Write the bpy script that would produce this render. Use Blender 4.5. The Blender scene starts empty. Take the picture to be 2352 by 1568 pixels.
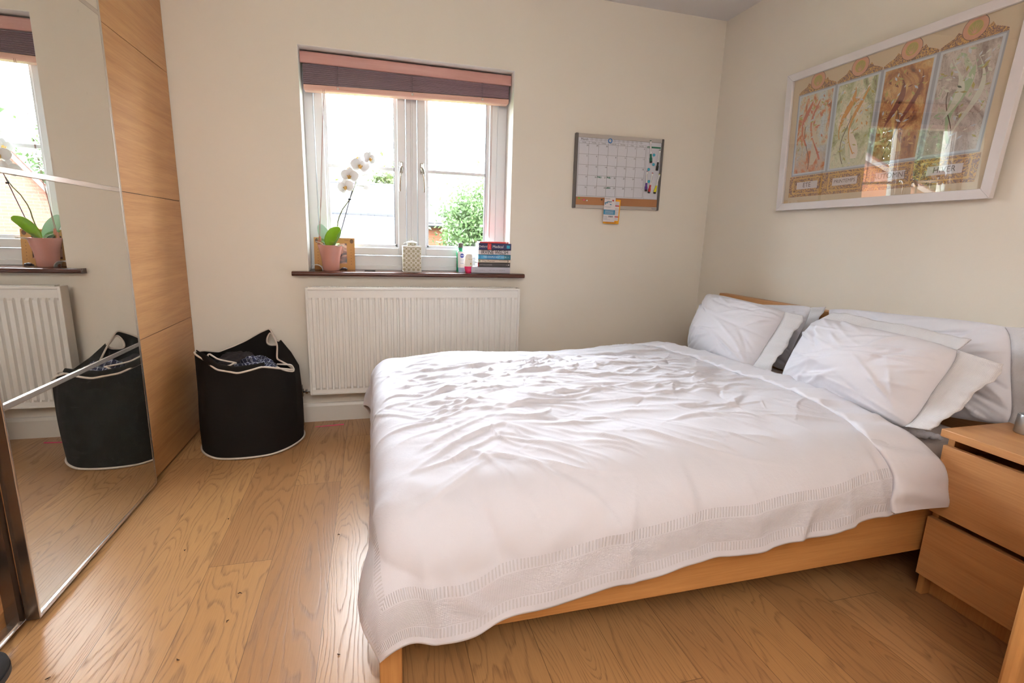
import bpy, math, random
import numpy as np
from mathutils import Matrix, Vector
S = bpy.context.scene
COL = S.collection
random.seed(7)
PI = math.pi

# ------------------------------------------------------------------ camera
CAMX = ((0.9641883, -0.2633965, 0.0310368), (0.0241205, 0.2036248, 0.9787518), (0.2641195, 0.9429524, -0.2026859))
CPOS = (-2.1035, -2.9069, 1.06)
FPX = 1147.64
cd = bpy.data.cameras.new('camera')
cam = bpy.data.objects.new('camera', cd)
COL.objects.link(cam)
cd.sensor_width = 36.0
cd.lens = 36.0 * FPX / 2352
cd.clip_start = 0.02
cd.clip_end = 300
r_, u_, f_ = CAMX
cam.matrix_world = Matrix(((r_[0], u_[0], -f_[0], CPOS[0]), (r_[1], u_[1], -f_[1], CPOS[1]), (r_[2], u_[2], -f_[2], CPOS[2]), (0, 0, 0, 1)))
S.camera = cam

# ------------------------------------------------------------------ light and exposure
W = bpy.data.worlds.new('sky')
S.world = W
W.use_nodes = True
bg = W.node_tree.nodes['Background']
bg.inputs[0].default_value = (0.84, 0.93, 1.0, 1)
bg.inputs[1].default_value = 28.0
sl = bpy.data.lights.new('sun', 'SUN')
sl.energy = 6.5
sl.angle = math.radians(40)
sl.color = (0.95, 0.97, 1.0)
sun = bpy.data.objects.new('sun', sl)
COL.objects.link(sun)
sd = Vector((0.22, -1.0, -0.62)).normalized()
sun.rotation_euler = sd.to_track_quat('-Z', 'Y').to_euler()
FILL_GLOBE_POWER = 5.0
FILL_UPLIGHT_POWER = 76.0
vs = S.view_settings
vs.view_transform = 'Standard'
vs.look = 'None'
vs.gamma = 1
vs.use_curve_mapping = False
vs.exposure = 0.30

# ------------------------------------------------------------------ small tools
def at(px, py, ax, val):
    """point of the place seen at a photo pixel, on the plane ax = val"""
    d = [r_[i]*(px-1176)/FPX - u_[i]*(py-784)/FPX + f_[i] for i in range(3)]
    k = 'xyz'.index(ax)
    t = (val - CPOS[k]) / d[k]
    return Vector([CPOS[i] + t*d[i] for i in range(3)])

def s2l(c):
    return tuple((v/12.92 if v <= .04045 else ((v+.055)/1.055)**2.4) for v in [x/255 for x in c])

class MB:
    def __init__(s): s.v = []; s.f = []; s.m = []
    def add(s, vs, fs, mi=0):
        o = len(s.v); s.v += [tuple(p) for p in vs]
        for f in fs: s.f.append([i+o for i in f]); s.m.append(mi)
        return s
    def box(s, x0, x1, y0, y1, z0, z1, mi=0):
        x0, x1 = min(x0, x1), max(x0, x1); y0, y1 = min(y0, y1), max(y0, y1); z0, z1 = min(z0, z1), max(z0, z1)
        v = [(x0,y0,z0),(x1,y0,z0),(x1,y1,z0),(x0,y1,z0),(x0,y0,z1),(x1,y0,z1),(x1,y1,z1),(x0,y1,z1)]
        return s.add(v, [(3,2,1,0),(4,5,6,7),(0,1,5,4),(1,2,6,5),(2,3,7,6),(3,0,4,7)], mi)
    def prism(s, pts, d, mi=0):
        """closed polygon pts (3d, planar) extruded by vector d"""
        n = len(pts); d = Vector(d); P = [Vector(p) for p in pts]
        v = P + [p+d for p in P]
        fs = [tuple(range(n))[::-1], tuple(range(n, 2*n))] + [(i, (i+1) % n, n+(i+1) % n, n+i) for i in range(n)]
        return s.add(v, fs, mi)
    def tube(s, path, r, n=8, closed=False, mi=0, caps=True):
        P = [Vector(p) for p in path]; m = len(P)
        R = r if isinstance(r, (list, tuple)) else [r]*m
        rings = []; up = None
        for i in range(m):
            a = P[(i-1) % m] if (closed or i > 0) else P[i]
            b = P[(i+1) % m] if (closed or i < m-1) else P[i]
            t = (b-a)
            t = t.normalized() if t.length > 1e-9 else Vector((0,0,1))
            if up is None:
                up = Vector((0,0,1)) if abs(t.z) < .9 else Vector((1,0,0))
            x = t.cross(up)
            if x.length < 1e-6: x = t.orthogonal()
            x.normalize(); y = x.cross(t).normalized(); up = y
            rings.append([P[i] + (x*math.cos(2*PI*k/n) + y*math.sin(2*PI*k/n))*R[i] for k in range(n)])
        v = [p for g in rings for p in g]; fs = []
        for i in range(m if closed else m-1):
            j = (i+1) % m
            for k in range(n): fs.append((i*n+k, i*n+(k+1) % n, j*n+(k+1) % n, j*n+k))
        if caps and not closed:
            fs.append(tuple(range(n))); fs.append(tuple((m-1)*n+k for k in range(n))[::-1])
        return s.add(v, fs, mi)
    def lathe(s, prof, c=(0,0,0), n=32, mi=0, sx=1, sy=1):
        """prof: (r, z) from bottom to top"""
        v = []; fs = []; m = len(prof)
        for r, z in prof:
            for k in range(n): v.append((c[0]+sx*r*math.cos(2*PI*k/n), c[1]+sy*r*math.sin(2*PI*k/n), c[2]+z))
        for i in range(m-1):
            for k in range(n): fs.append((i*n+k, i*n+(k+1) % n, (i+1)*n+(k+1) % n, (i+1)*n+k))
        if prof[0][0] > 1e-6: fs.append(tuple(range(n))[::-1])
        if prof[-1][0] > 1e-6: fs.append(tuple((m-1)*n+k for k in range(n)))
        return s.add(v, fs, mi)
    def grid(s, P, mi=0, wrap=False, skip=None):
        """P: array nu x nv x 3"""
        nu, nv = P.shape[0], P.shape[1]; fs = []
        for i in range(nu if wrap else nu-1):
            j = (i+1) % nu
            for k in range(nv-1):
                if skip is not None and skip(i, k): continue
                fs.append((i*nv+k, j*nv+k, j*nv+k+1, i*nv+k+1))
        return s.add(P.reshape(-1, 3).tolist(), fs, mi)
    def ball(s, c, r, n=12, mi=0, sc=(1,1,1)):
        m = n//2+1
        pr = [(math.sin(PI*i/m), -math.cos(PI*i/m)) for i in range(m+1)]
        v = []; fs = []
        for a, z in pr:
            for k in range(n): v.append((c[0]+r*sc[0]*a*math.cos(2*PI*k/n), c[1]+r*sc[1]*a*math.sin(2*PI*k/n), c[2]+r*sc[2]*z))
        for i in range(m):
            for k in range(n): fs.append((i*n+k, i*n+(k+1) % n, (i+1)*n+(k+1) % n, (i+1)*n+k))
        return s.add(v, fs, mi)

def text(mb, body, size, o, xd, yd, mi=0, align='CENTER', lift=0.0004, bold=0.0, sx=1.0):
    c = bpy.data.curves.new('t', 'FONT'); c.body = body; c.size = size; c.align_x = align; c.align_y = 'CENTER'
    c.offset = bold; c.resolution_u = 3; c.fill_mode = 'FRONT'
    ob = bpy.data.objects.new('t', c); COL.objects.link(ob)
    dg = bpy.context.evaluated_depsgraph_get()
    me = ob.evaluated_get(dg).to_mesh()
    xd = Vector(xd).normalized(); yd = Vector(yd).normalized(); n = xd.cross(yd); o = Vector(o)
    vv = [o + xd*(p.co.x*sx) + yd*p.co.y + n*lift for p in me.vertices]
    fs = [tuple(p.vertices) for p in me.polygons]
    ob.evaluated_get(dg).to_mesh_clear()
    bpy.data.objects.remove(ob); bpy.data.curves.remove(c)
    mb.add(vv, fs, mi)

def build(name, mb, mats, parent=None, org=(0,0,0), smooth=None, bevel=0, seg=2):
    me = bpy.data.meshes.new(name)
    o = Vector(org)
    me.from_pydata([tuple(Vector(p)-o) for p in mb.v], [], mb.f)
    if not isinstance(mats, (list, tuple)): mats = [mats]
    for m in mats: me.materials.append(m)
    if len(mats) > 1: me.polygons.foreach_set('material_index', mb.m)
    if smooth is not None:
        me.shade_smooth()
        if smooth < 179: me.set_sharp_from_angle(angle=math.radians(smooth))
    ob = bpy.data.objects.new(name, me)
    COL.objects.link(ob)
    if parent is not None: ob.parent = parent
    else: ob.location = o
    if bevel:
        b = ob.modifiers.new('bevel', 'BEVEL'); b.width = bevel; b.segments = seg; b.limit_method = 'ANGLE'; b.harden_normals = False
        if smooth is None:
            me.shade_smooth(); me.set_sharp_from_angle(angle=math.radians(50))
    return ob

def tag(o, label, cat, group=None, kind=None):
    if label: o['label'] = label
    if cat: o['category'] = cat
    if group: o['group'] = group
    if kind: o['kind'] = kind
    return o

class Thing:
    def __init__(s, name, label, cat, loc, group=None, kind=None, rot=None):
        s.o = bpy.data.objects.new(name, None); COL.objects.link(s.o); s.o.empty_display_size = .05
        s.o.location = loc; s.loc = Vector(loc)
        if rot: s.o.rotation_euler = rot
        tag(s.o, label, cat, group, kind)
    def part(s, name, mb, mats, parent=None, local=False, label=None, **k):
        ob = build(name, mb, mats, parent or s.o, (0,0,0) if local else s.loc, **k)
        if label: ob['label'] = label
        return ob

# ------------------------------------------------------------------ materials
def nt_of(name):
    m = bpy.data.materials.new(name); m.use_nodes = True
    return m, m.node_tree, m.node_tree.nodes['Principled BSDF']
def node(nt, t, ins=None, **pr):
    n = nt.nodes.new(t)
    for k, v in pr.items(): setattr(n, k, v)
    for k, v in (ins or {}).items():
        if isinstance(v, bpy.types.NodeSocket): nt.links.new(v, n.inputs[k])
        else: n.inputs[k].default_value = v
    return n
def mth(nt, op, a, b=None, c=None):
    n = nt.nodes.new('ShaderNodeMath'); n.operation = op
    for i, v in enumerate((a, b, c)):
        if v is None: continue
        if isinstance(v, bpy.types.NodeSocket): nt.links.new(v, n.inputs[i])
        else: n.inputs[i].default_value = v
    return n.outputs[0]
def ramp(nt, fac, stops):
    n = nt.nodes.new('ShaderNodeValToRGB'); nt.links.new(fac, n.inputs[0])
    e = n.color_ramp.elements
    while len(e) < len(stops): e.new(0.5)
    for i, (p, c) in enumerate(stops): e[i].position = p; e[i].color = (*c, 1) if len(c) == 3 else c
    return n.outputs[0]
def mixc(nt, fac, a, b, mode='MIX'):
    n = nt.nodes.new('ShaderNodeMix'); n.data_type = 'RGBA'; n.blend_type = mode
    for i, v in ((0, fac), (6, a), (7, b)):
        if isinstance(v, bpy.types.NodeSocket): nt.links.new(v, n.inputs[i])
        else: n.inputs[i].default_value = v if i == 0 else ((*v, 1) if len(v) == 3 else v)
    return n.outputs[2]

def plain(name, rgb, rough=.5, metal=0, bump=0, bscale=200, var=0.0, vscale=8, spec=.5, alpha=None, trans=0, sss=0):
    """colour in sRGB 0-255, with slight procedural variation"""
    m, nt, b = nt_of(name)
    c = s2l(rgb)
    tc = node(nt, 'ShaderNodeTexCoord')
    nz = node(nt, 'ShaderNodeTexNoise', {'Vector': tc.outputs['Object'], 'Scale': vscale, 'Detail': 3})
    v = max(var, .015)
    col = mixc(nt, nz.outputs[0], tuple(x*(1-v) for x in c), tuple(min(1, x*(1+v)) for x in c))
    nt.links.new(col, b.inputs['Base Color'])
    b.inputs['Roughness'].default_value = rough; b.inputs['Metallic'].default_value = metal
    b.inputs['Specular IOR Level'].default_value = spec
    if trans: b.inputs['Transmission Weight'].default_value = trans
    if bump:
        n2 = node(nt, 'ShaderNodeTexNoise', {'Vector': tc.outputs['Object'], 'Scale': bscale, 'Detail': 2})
        bp = node(nt, 'ShaderNodeBump', {'Height': n2.outputs[0], 'Strength': bump, 'Distance': .002})
        nt.links.new(bp.outputs[0], b.inputs['Normal'])
    return m

def oak(name, c1, c2, axis=1, rough=.42, sc=1.0):
    """oak veneer, grain along axis"""
    m, nt, b = nt_of(name)
    tc = node(nt, 'ShaderNodeTexCoord')
    s = [26*sc]*3; s[axis] = 1.6*sc
    mp = node(nt, 'ShaderNodeMapping', {'Vector': tc.outputs['Object'], 'Scale': tuple(s)})
    n1 = node(nt, 'ShaderNodeTexNoise', {'Vector': mp.outputs[0], 'Scale': 1.0, 'Detail': 5, 'Roughness': .6, 'Distortion': .6})
    s2 = [260*sc]*3; s2[axis] = 9*sc
    mp2 = node(nt, 'ShaderNodeMapping', {'Vector': tc.outputs['Object'], 'Scale': tuple(s2)})
    n2 = node(nt, 'ShaderNodeTexNoise', {'Vector': mp2.outputs[0], 'Scale': 1.0, 'Detail': 3})
    f = mth(nt, 'ADD', mth(nt, 'MULTIPLY', n1.outputs[0], .65), mth(nt, 'MULTIPLY', n2.outputs[0], .35))
    col = ramp(nt, f, [(.32, s2l(c2)), (.62, s2l(c1))])
    nt.links.new(col, b.inputs['Base Color'])
    b.inputs['Roughness'].default_value = rough
    bp = node(nt, 'ShaderNodeBump', {'Height': n2.outputs[0], 'Strength': .08, 'Distance': .001})
    nt.links.new(bp.outputs[0], b.inputs['Normal'])
    return m

def floor_mat():
    m, nt, b = nt_of('oak_planks')
    tc = node(nt, 'ShaderNodeTexCoord')
    sp = node(nt, 'ShaderNodeSeparateXYZ', {0: tc.outputs['Object']})
    X, Y = sp.outputs[0], sp.outputs[1]
    pw = .1855
    xs = mth(nt, 'DIVIDE', mth(nt, 'ADD', X, 2.633 + pw*30), pw)
    pid = mth(nt, 'FLOOR', xs)
    fx = mth(nt, 'FRACT', xs)
    wn = node(nt, 'ShaderNodeTexWhiteNoise', {'W': pid}, noise_dimensions='1D')
    ln = 1.9
    off = mth(nt, 'MULTIPLY', mth(nt, 'SUBTRACT', pid, 30), .731)
    ys = mth(nt, 'ADD', mth(nt, 'DIVIDE', mth(nt, 'ADD', Y, 1.293), ln), off)
    yid = mth(nt, 'FLOOR', ys); fy = mth(nt, 'FRACT', ys)
    seed = node(nt, 'ShaderNodeTexWhiteNoise', {'Vector': node(nt, 'ShaderNodeCombineXYZ', {0: pid, 1: yid}).outputs[0]}, noise_dimensions='2D')
    sv = seed.outputs['Value']
    sh = mth(nt, 'MULTIPLY', sv, 53.0)
    # cathedral figure: contour lines of a stretched field
    v1 = node(nt, 'ShaderNodeCombineXYZ', {0: mth(nt, 'MULTIPLY', X, 6.5), 1: mth(nt, 'ADD', mth(nt, 'MULTIPLY', Y, .85), sh), 2: sh})
    n1 = node(nt, 'ShaderNodeTexNoise', {'Vector': v1.outputs[0], 'Scale': 1.0, 'Detail': 1.6, 'Roughness': .45, 'Distortion': .25})
    v3 = node(nt, 'ShaderNodeCombineXYZ', {0: mth(nt, 'MULTIPLY', X, 40), 1: mth(nt, 'ADD', mth(nt, 'MULTIPLY', Y, 14), sh), 2: sh})
    n3 = node(nt, 'ShaderNodeTexNoise', {'Vector': v3.outputs[0], 'Scale': 1.0, 'Detail': 2})
    field = mth(nt, 'ADD', mth(nt, 'MULTIPLY', n1.outputs[0], 33.0), mth(nt, 'MULTIPLY', n3.outputs[0], .55))
    saw = mth(nt, 'FRACT', field)
    line = ramp(nt, saw, [(0.0, (0, 0, 0)), (.60, (0.03, 0.03, 0.03)), (.88, (1, 1, 1)), (1.0, (0, 0, 0))])
    # pores broken along the grain
    v2 = node(nt, 'ShaderNodeCombineXYZ', {0: mth(nt, 'MULTIPLY', X, 420), 1: mth(nt, 'MULTIPLY', Y, 14), 2: sh})
    n2 = node(nt, 'ShaderNodeTexNoise', {'Vector': v2.outputs[0], 'Scale': 1.0, 'Detail': 2})
    pore = ramp(nt, n2.outputs[0], [(.38, (0, 0, 0)), (.66, (1, 1, 1))])
    base = ramp(nt, sv, [(0, s2l((178, 130, 80))), (.35, s2l((192, 146, 96))), (.7, s2l((170, 124, 80))), (1, s2l((202, 156, 106)))])
    strength = mth(nt, 'MULTIPLY', mth(nt, 'ADD', mth(nt, 'MULTIPLY', pore, .55), .30), .9)
    lf = mth(nt, 'MULTIPLY', line, strength)
    dark = mixc(nt, .5, s2l((122, 82, 50)), base)
    c1 = mixc(nt, lf, base, s2l((126, 88, 58)))
    c2 = mixc(nt, mth(nt, 'MULTIPLY', pore, .16), c1, s2l((120, 84, 52)))
    v4 = node(nt, 'ShaderNodeTexNoise', {'Vector': tc.outputs['Object'], 'Scale': 3.0, 'Detail': 3})
    c3 = mixc(nt, .35, c2, ramp(nt, v4.outputs[0], [(.3, (.82, .80, .78)), (.7, (1.0, 1.0, 1.0))]), 'MULTIPLY')
    gx = mth(nt, 'MINIMUM', fx, mth(nt, 'SUBTRACT', 1.0, fx))
    gy = mth(nt, 'MINIMUM', fy, mth(nt, 'SUBTRACT', 1.0, fy))
    g = mth(nt, 'MAXIMUM', mth(nt, 'LESS_THAN', gx, .0045), mth(nt, 'LESS_THAN', gy, .00045))
    c4 = mixc(nt, mth(nt, 'MULTIPLY', g, .72), c3, s2l((74, 44, 22)))
    nt.links.new(c4, b.inputs['Base Color'])
    rg = mth(nt, 'ADD', .30, mth(nt, 'MULTIPLY', lf, .25))
    nt.links.new(rg, b.inputs['Roughness'])
    b.inputs['Specular IOR Level'].default_value = .5
    hgt = mth(nt, 'SUBTRACT', mth(nt, 'MULTIPLY', lf, -.35), g)
    bp = node(nt, 'ShaderNodeBump', {'Height': hgt, 'Strength': .35, 'Distance': .0015})
    nt.links.new(bp.outputs[0], b.inputs['Normal'])
    return m

def glass_mat(name, tint=(1, 1, 1), ior=1.5, boost=1.0):
    """thin pane: clear, with a Fresnel reflection"""
    m = bpy.data.materials.new(name); m.use_nodes = True; nt = m.node_tree
    for n in list(nt.nodes):
        if n.type != 'OUTPUT_MATERIAL': nt.nodes.remove(n)
    out = [n for n in nt.nodes if n.type == 'OUTPUT_MATERIAL'][0]
    tr = node(nt, 'ShaderNodeBsdfTransparent', {0: (*tint, 1)})
    gl = node(nt, 'ShaderNodeBsdfGlossy', {'Color': (1, 1, 1, 1), 'Roughness': 0.0})
    ge = node(nt, 'ShaderNodeNewGeometry')
    vm = node(nt, 'ShaderNodeVectorMath', {0: ge.outputs['Normal'], 1: ge.outputs['Incoming']}, operation='DOT_PRODUCT')
    f0 = ((ior-1)/(ior+1))**2*2
    ic = mth(nt, 'POWER', mth(nt, 'SUBTRACT', 1.0, mth(nt, 'ABSOLUTE', vm.outputs['Value'])), 5.0)
    fac = mth(nt, 'MINIMUM', mth(nt, 'MULTIPLY', mth(nt, 'ADD', f0, mth(nt, 'MULTIPLY', ic, 1-f0)), boost), 1.0)
    mx = node(nt, 'ShaderNodeMixShader', {0: fac, 1: tr.outputs[0], 2: gl.outputs[0]})
    nt.links.new(mx.outputs[0], out.inputs[0])
    return m

def mirror_mat():
    m = bpy.data.materials.new('mirror'); m.use_nodes = True; nt = m.node_tree
    for n in list(nt.nodes):
        if n.type != 'OUTPUT_MATERIAL': nt.nodes.remove(n)
    out = [n for n in nt.nodes if n.type == 'OUTPUT_MATERIAL'][0]
    gl = node(nt, 'ShaderNodeBsdfGlossy', {'Color': (.77, .77, .745, 1), 'Roughness': 0.0})
    df = node(nt, 'ShaderNodeBsdfDiffuse', {'Color': (.75, .78, .76, 1)})
    tc = node(nt, 'ShaderNodeTexCoord')
    vo = node(nt, 'ShaderNodeTexNoise', {'Vector': tc.outputs['Object'], 'Scale': 16, 'Detail': 4, 'Roughness': .6})
    sm = ramp(nt, vo.outputs[0], [(.69, (0, 0, 0)), (.85, (.22, .22, .22))])
    fac = mth(nt, 'ADD', mth(nt, 'MULTIPLY', sm, 1.0), .015)
    mx = node(nt, 'ShaderNodeMixShader', {0: fac, 1: gl.outputs[0], 2: df.outputs[0]})
    nt.links.new(mx.outputs[0], out.inputs[0])
    return m

def linen_mat():
    """white cotton with a knitted border along the hems; UV = metres from foot hem / near hem"""
    m, nt, b = nt_of('white_cotton_duvet')
    uv = node(nt, 'ShaderNodeUVMap', uv_map='hem')
    sp = node(nt, 'ShaderNodeSeparateXYZ', {0: uv.outputs[0]})
    U, V = sp.outputs[0], sp.outputs[1]
    d = mth(nt, 'MINIMUM', U, V)
    along = mth(nt, 'MULTIPLY', mth(nt, 'LESS_THAN', U, V), V)
    along = mth(nt, 'ADD', along, mth(nt, 'MULTIPLY', mth(nt, 'GREATER_THAN', U, V), U))
    def band(a, c): return mth(nt, 'MULTIPLY', mth(nt, 'GREATER_THAN', d, a), mth(nt, 'LESS_THAN', d, c))
    rib = mth(nt, 'SINE', mth(nt, 'MULTIPLY', along, 2*PI/.0085))
    ribs = mth(nt, 'MULTIPLY', mth(nt, 'ADD', band(.018, .042), band(.112, .138)), rib)
    wf = mth(nt, 'MULTIPLY', mth(nt, 'SINE', mth(nt, 'MULTIPLY', mth(nt, 'ADD', along, d), 2*PI/.008)),
             mth(nt, 'SINE', mth(nt, 'MULTIPLY', mth(nt, 'SUBTRACT', along, d), 2*PI/.008)))
    waf = mth(nt, 'MULTIPLY', band(.045, .109), wf)
    h = mth(nt, 'ADD', ribs, waf)
    h01 = mth(nt, 'MULTIPLY', mth(nt, 'MAXIMUM', mth(nt, 'MULTIPLY', h, -1), 0), 1)
    tc = node(nt, 'ShaderNodeTexCoord')
    nz = node(nt, 'ShaderNodeTexNoise', {'Vector': tc.outputs['Object'], 'Scale': 45, 'Detail': 5, 'Roughness': .6})
    fine = node(nt, 'ShaderNodeTexNoise', {'Vector': tc.outputs['Object'], 'Scale': 900, 'Detail': 1})
    hh = mth(nt, 'ADD', mth(nt, 'MULTIPLY', h, .5), mth(nt, 'ADD', mth(nt, 'MULTIPLY', nz.outputs[0], .8), mth(nt, 'MULTIPLY', fine.outputs[0], .2)))
    bp = node(nt, 'ShaderNodeBump', {'Height': hh, 'Strength': .55, 'Distance': .0022})
    nt.links.new(bp.outputs[0], b.inputs['Normal'])
    col = mixc(nt, mth(nt, 'MULTIPLY', h01, .38), s2l((214, 213, 221)), s2l((168, 164, 164)))
    nt.links.new(col, b.inputs['Base Color'])
    b.inputs['Roughness'].default_value = .85
    b.inputs['Specular IOR Level'].default_value = .2
    return m

M = {}
M['wall'] = plain('cream_wall_paint', (236, 230, 219), .85, bump=.12, bscale=140, var=.012, vscale=2.5, spec=.25)
M['ceiling'] = plain('white_ceiling_paint', (232, 230, 230), .9, var=.01, spec=.2)
M['skirting'] = plain('white_gloss_paint', (228, 224, 216), .35)
M['floor'] = floor_mat()
M['upvc'] = plain('white_upvc', (238, 241, 246), .28)
M['seal'] = plain('grey_rubber_seal', (88, 90, 98), .6)
M['sill'] = oak('dark_stained_wood', (92, 50, 38), (58, 30, 24), 0, .22, 1.0)
M['oak'] = oak('oak_veneer', (200, 148, 96), (176, 122, 74), 1)
M['oakx'] = oak('oak_veneer_along_x', (200, 146, 88), (178, 122, 68), 0)
M['oakz'] = oak('oak_veneer_along_z', (200, 146, 88), (178, 122, 68), 2)
M['alu'] = plain('brushed_aluminium', (205, 200, 195), .25, metal=.9)
M['dalu'] = plain('dark_bronze_metal', (120, 108, 98), .22, metal=.85)
M['mirror'] = mirror_mat()
M['glass'] = glass_mat('clear_glass', (1, 1, 1), 1.3)
M['pglass'] = glass_mat('picture_glass', (1, 1, 1), 1.5, 1.5)
M['linen'] = linen_mat()
M['cotton'] = plain('white_cotton', (220, 219, 227), .85, bump=.5, bscale=55, spec=.2)
M['sheet'] = plain('pale_grey_sheet', (214, 200, 194), .85, bump=.3, bscale=60, spec=.2)
M['rad'] = plain('white_enamel', (236, 234, 230), .3)
M['dark'] = plain('dark_gap', (30, 28, 26), .8)
M['chrome'] = plain('chrome', (200, 198, 195), .15, metal=1)
M['black'] = plain('black_canvas', (30, 27, 25), .9, bump=.5, bscale=420, var=.15, spec=.15)
M['piping'] = plain('off_white_piping', (214, 204, 194), .8)
M['white'] = plain('white_plastic', (238, 238, 238), .35)
M['whiteboard'] = plain('whiteboard_enamel', (214, 215, 224), .25)
M['greyp'] = plain('grey_plastic', (98, 94, 92), .45)
M['silver'] = plain('silver_trim', (186, 180, 176), .35, metal=.4)
M['cork'] = plain('cork', (176, 124, 84), .9, bump=.6, bscale=500, var=.12, vscale=400)
M['ink'] = plain('black_ink', (45, 45, 50), .6)
M['lineink'] = plain('grey_printed_line', (128, 130, 134), .6)
M['greenink'] = plain('green_ink', (30, 110, 80), .6)
M['blackgrain'] = plain('black_rubber', (28, 26, 28), .5)

# ------------------------------------------------------------------ room shell
RX0, RY0, H = -3.70, -4.30, 2.385
WL, WR, WB, WT = -2.441, -1.322, .852, 1.966
def struct(name, mb, mats, **k):
    o = build(name, mb, mats, None, (0,0,0), **k); o['kind'] = 'structure'; return o
struct('floor', MB().box(RX0-.1, .1, RY0-.1, .33, -.12, 0), M['floor'])
struct('ceiling', MB().box(RX0-.1, .1, RY0-.1, .33, H, H+.12), M['ceiling'])
TH = .30
wb = MB().box(RX0-.1, WL, 0, TH, 0, H).box(WR, .1, 0, TH, 0, H).box(WL, WR, 0, TH, 0, WB-.022).box(WL, WR, 0, TH, WT, H)
struct('wall_back', wb, M['wall'])
struct('wall_right', MB().box(0, .1, RY0-.1, 0, 0, H), M['wall'])
struct('wall_left', MB().box(RX0-.1, RX0, RY0-.1, 0, 0, H), M['wall'])
struct('wall_front', MB().box(RX0, 0, RY0-.1, RY0, 0, H), M['wall'])
def skirt(x0, x1, y0, y1, name, nrm):
    mb = MB()
    if nrm == 'y': mb.prism([(x0, 0, 0), (x0, -.016, 0), (x0, -.016, .09), (x0, -.009, .104), (x0, 0, .108)], (x1-x0, 0, 0))
    else: mb.prism([(0, y0, 0), (0, y0, .108), (-.009, y0, .104), (-.016, y0, .09), (-.016, y0, 0)], (0, y1-y0, 0))
    struct(name, mb, M['skirting'])
skirt(-3.0, -.0, 0, 0, 'baseboard_back', 'y')
skirt(0, 0, RY0, -.017, 'baseboard_right', 'x')

# ------------------------------------------------------------------ window
win = Thing('window_1', None, None, ((WL+WR)/2, .16, WB), kind='structure')
FY = .150            # inside face of the frame
fr = MB()
fx0, fx1, fz0, fz1 = WL, WR, WB, WT
sx0, sx1, sz0, sz1 = -2.392, -1.378, .935, 1.915
fr.box(fx0, sx0, FY, FY+.07, fz0, fz1).box(sx1, fx1, FY, FY+.07, fz0, fz1)
fr.box(sx0, sx1, FY, FY+.07, fz0, sz0).box(sx0, sx1, FY, FY+.07, sz1, fz1).box(-1.908, -1.848, FY-.004, FY+.07, sz0, sz1)
fr.box(-1.884, -1.872, FY-.010, FY-.003, sz0, sz1)
fr.box(fx0, fx1, FY-.012, FY+.0, fz0, fz0+.028)
win.part('window_frame', fr, M['upvc'], bevel=.004)
for a, c in ((sx0+.003, -1.911), (-1.845, sx1-.003)):
    sw = .046
    z0, z1 = sz0+.003, sz1-.003
    sb = MB()
    y0, y1 = FY-.016, FY+.05
    sb.box(a, a+sw, y0, y1, z0, z1).box(c-sw, c, y0, y1, z0, z1).box(a+sw, c-sw, y0, y1, z0, z0+sw-.002).box(a+sw, c-sw, y0, y1, z1-sw, z1)
    so = win.part('sash', sb, M['upvc'], bevel=.005)
    bd = MB()
    for q in range(2):
        e = .010*q
        bd.box(a+sw-.004+e, a+sw+.007+e, y0+.012+.008*q, y1-.01, z0+sw, z1-sw).box(c-sw-.007-e, c-sw+.004-e, y0+.012+.008*q, y1-.01, z0+sw, z1-sw)
        bd.box(a+sw+.004, c-sw-.004, y0+.012+.008*q, y1-.01, z0+sw-.006+e, z0+sw+.006+e).box(a+sw+.004, c-sw-.004, y0+.012+.008*q, y1-.01, z1-sw-.006-e, z1-sw+.006-e)
    win.part('glazing_bead', bd, M['upvc'], parent=so)
    sl_ = MB(); g0 = c-sw-.022 if a < -2 else c-sw-.020
    sl_.box(c-sw-.0205, c-sw-.0175, y0+.0186, y0+.030, z0+sw+.020, z1-sw-.020)
    win.part('rubber_seal', sl_, M['seal'], parent=so)
    win.part('glass_pane', MB().add([(a+sw, FY+.018, z0+sw-.01), (c-sw, FY+.018, z0+sw-.01), (c-sw, FY+.018, z1-sw+.01), (a+sw, FY+.018, z1-sw+.01)], [(0, 1, 2, 3)]), M['glass'], parent=so)
    win.part('glazing_bar', MB().box(a+sw, c-sw, FY+.0062, FY+.030, 1.413, 1.431), M['upvc'], parent=so, bevel=.003)
    hx = c-.026 if a < -2 else a+.024
    sg = 1 if a < -2 else 1
    hb = MB().box(hx-.011, hx+.011, y0-.010, y0+.001, 1.400, 1.462)
    ho = win.part('handle', hb, M['chrome'], parent=so, bevel=.006, seg=3)
    hy = y0-.010
    hk = MB().lathe([(.0, 0), (.013, 0), (.014, .008), (.011, .018), (0, .020)], (0, 0, 0), 16)
    hk.v = [(p[0]+hx, hy-p[2], p[1]+1.425) for p in hk.v]
    d = -1 if a < -2 else 1
    hk.tube([(hx, hy-.016, 1.428), (hx+d*.004, hy-.030, 1.415), (hx+d*.006, hy-.036, 1.392), (hx+d*.008, hy-.034, 1.36), (hx+d*.010, hy-.033, 1.32), (hx+d*.010, hy-.032, 1.298)], [.010, .0105, .0085, .0068, .0066, .0055], 10)
    win.part('handle', hk, M['chrome'], parent=so, smooth=60)
sm = MB()
pr = [(-.052+.0, WB-.011)]
prof = []
for k in range(9):
    t = -PI/2 + PI*k/8
    prof.append((-.052+.012 - .012*math.cos(t), WB-.012+.012*math.sin(t)))
sill_pts = [(-2.519, p[0], p[1]) for p in prof] + [(-2.519, .0, WB), (-2.519, .0, WB-.024)]
sm.prism(sill_pts, (1.281, 0, 0))
sm.box(WL, WR, -.001, FY+.02, WB-.024, WB)
win.part('window_sill', sm, M['sill'], smooth=35)

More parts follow.
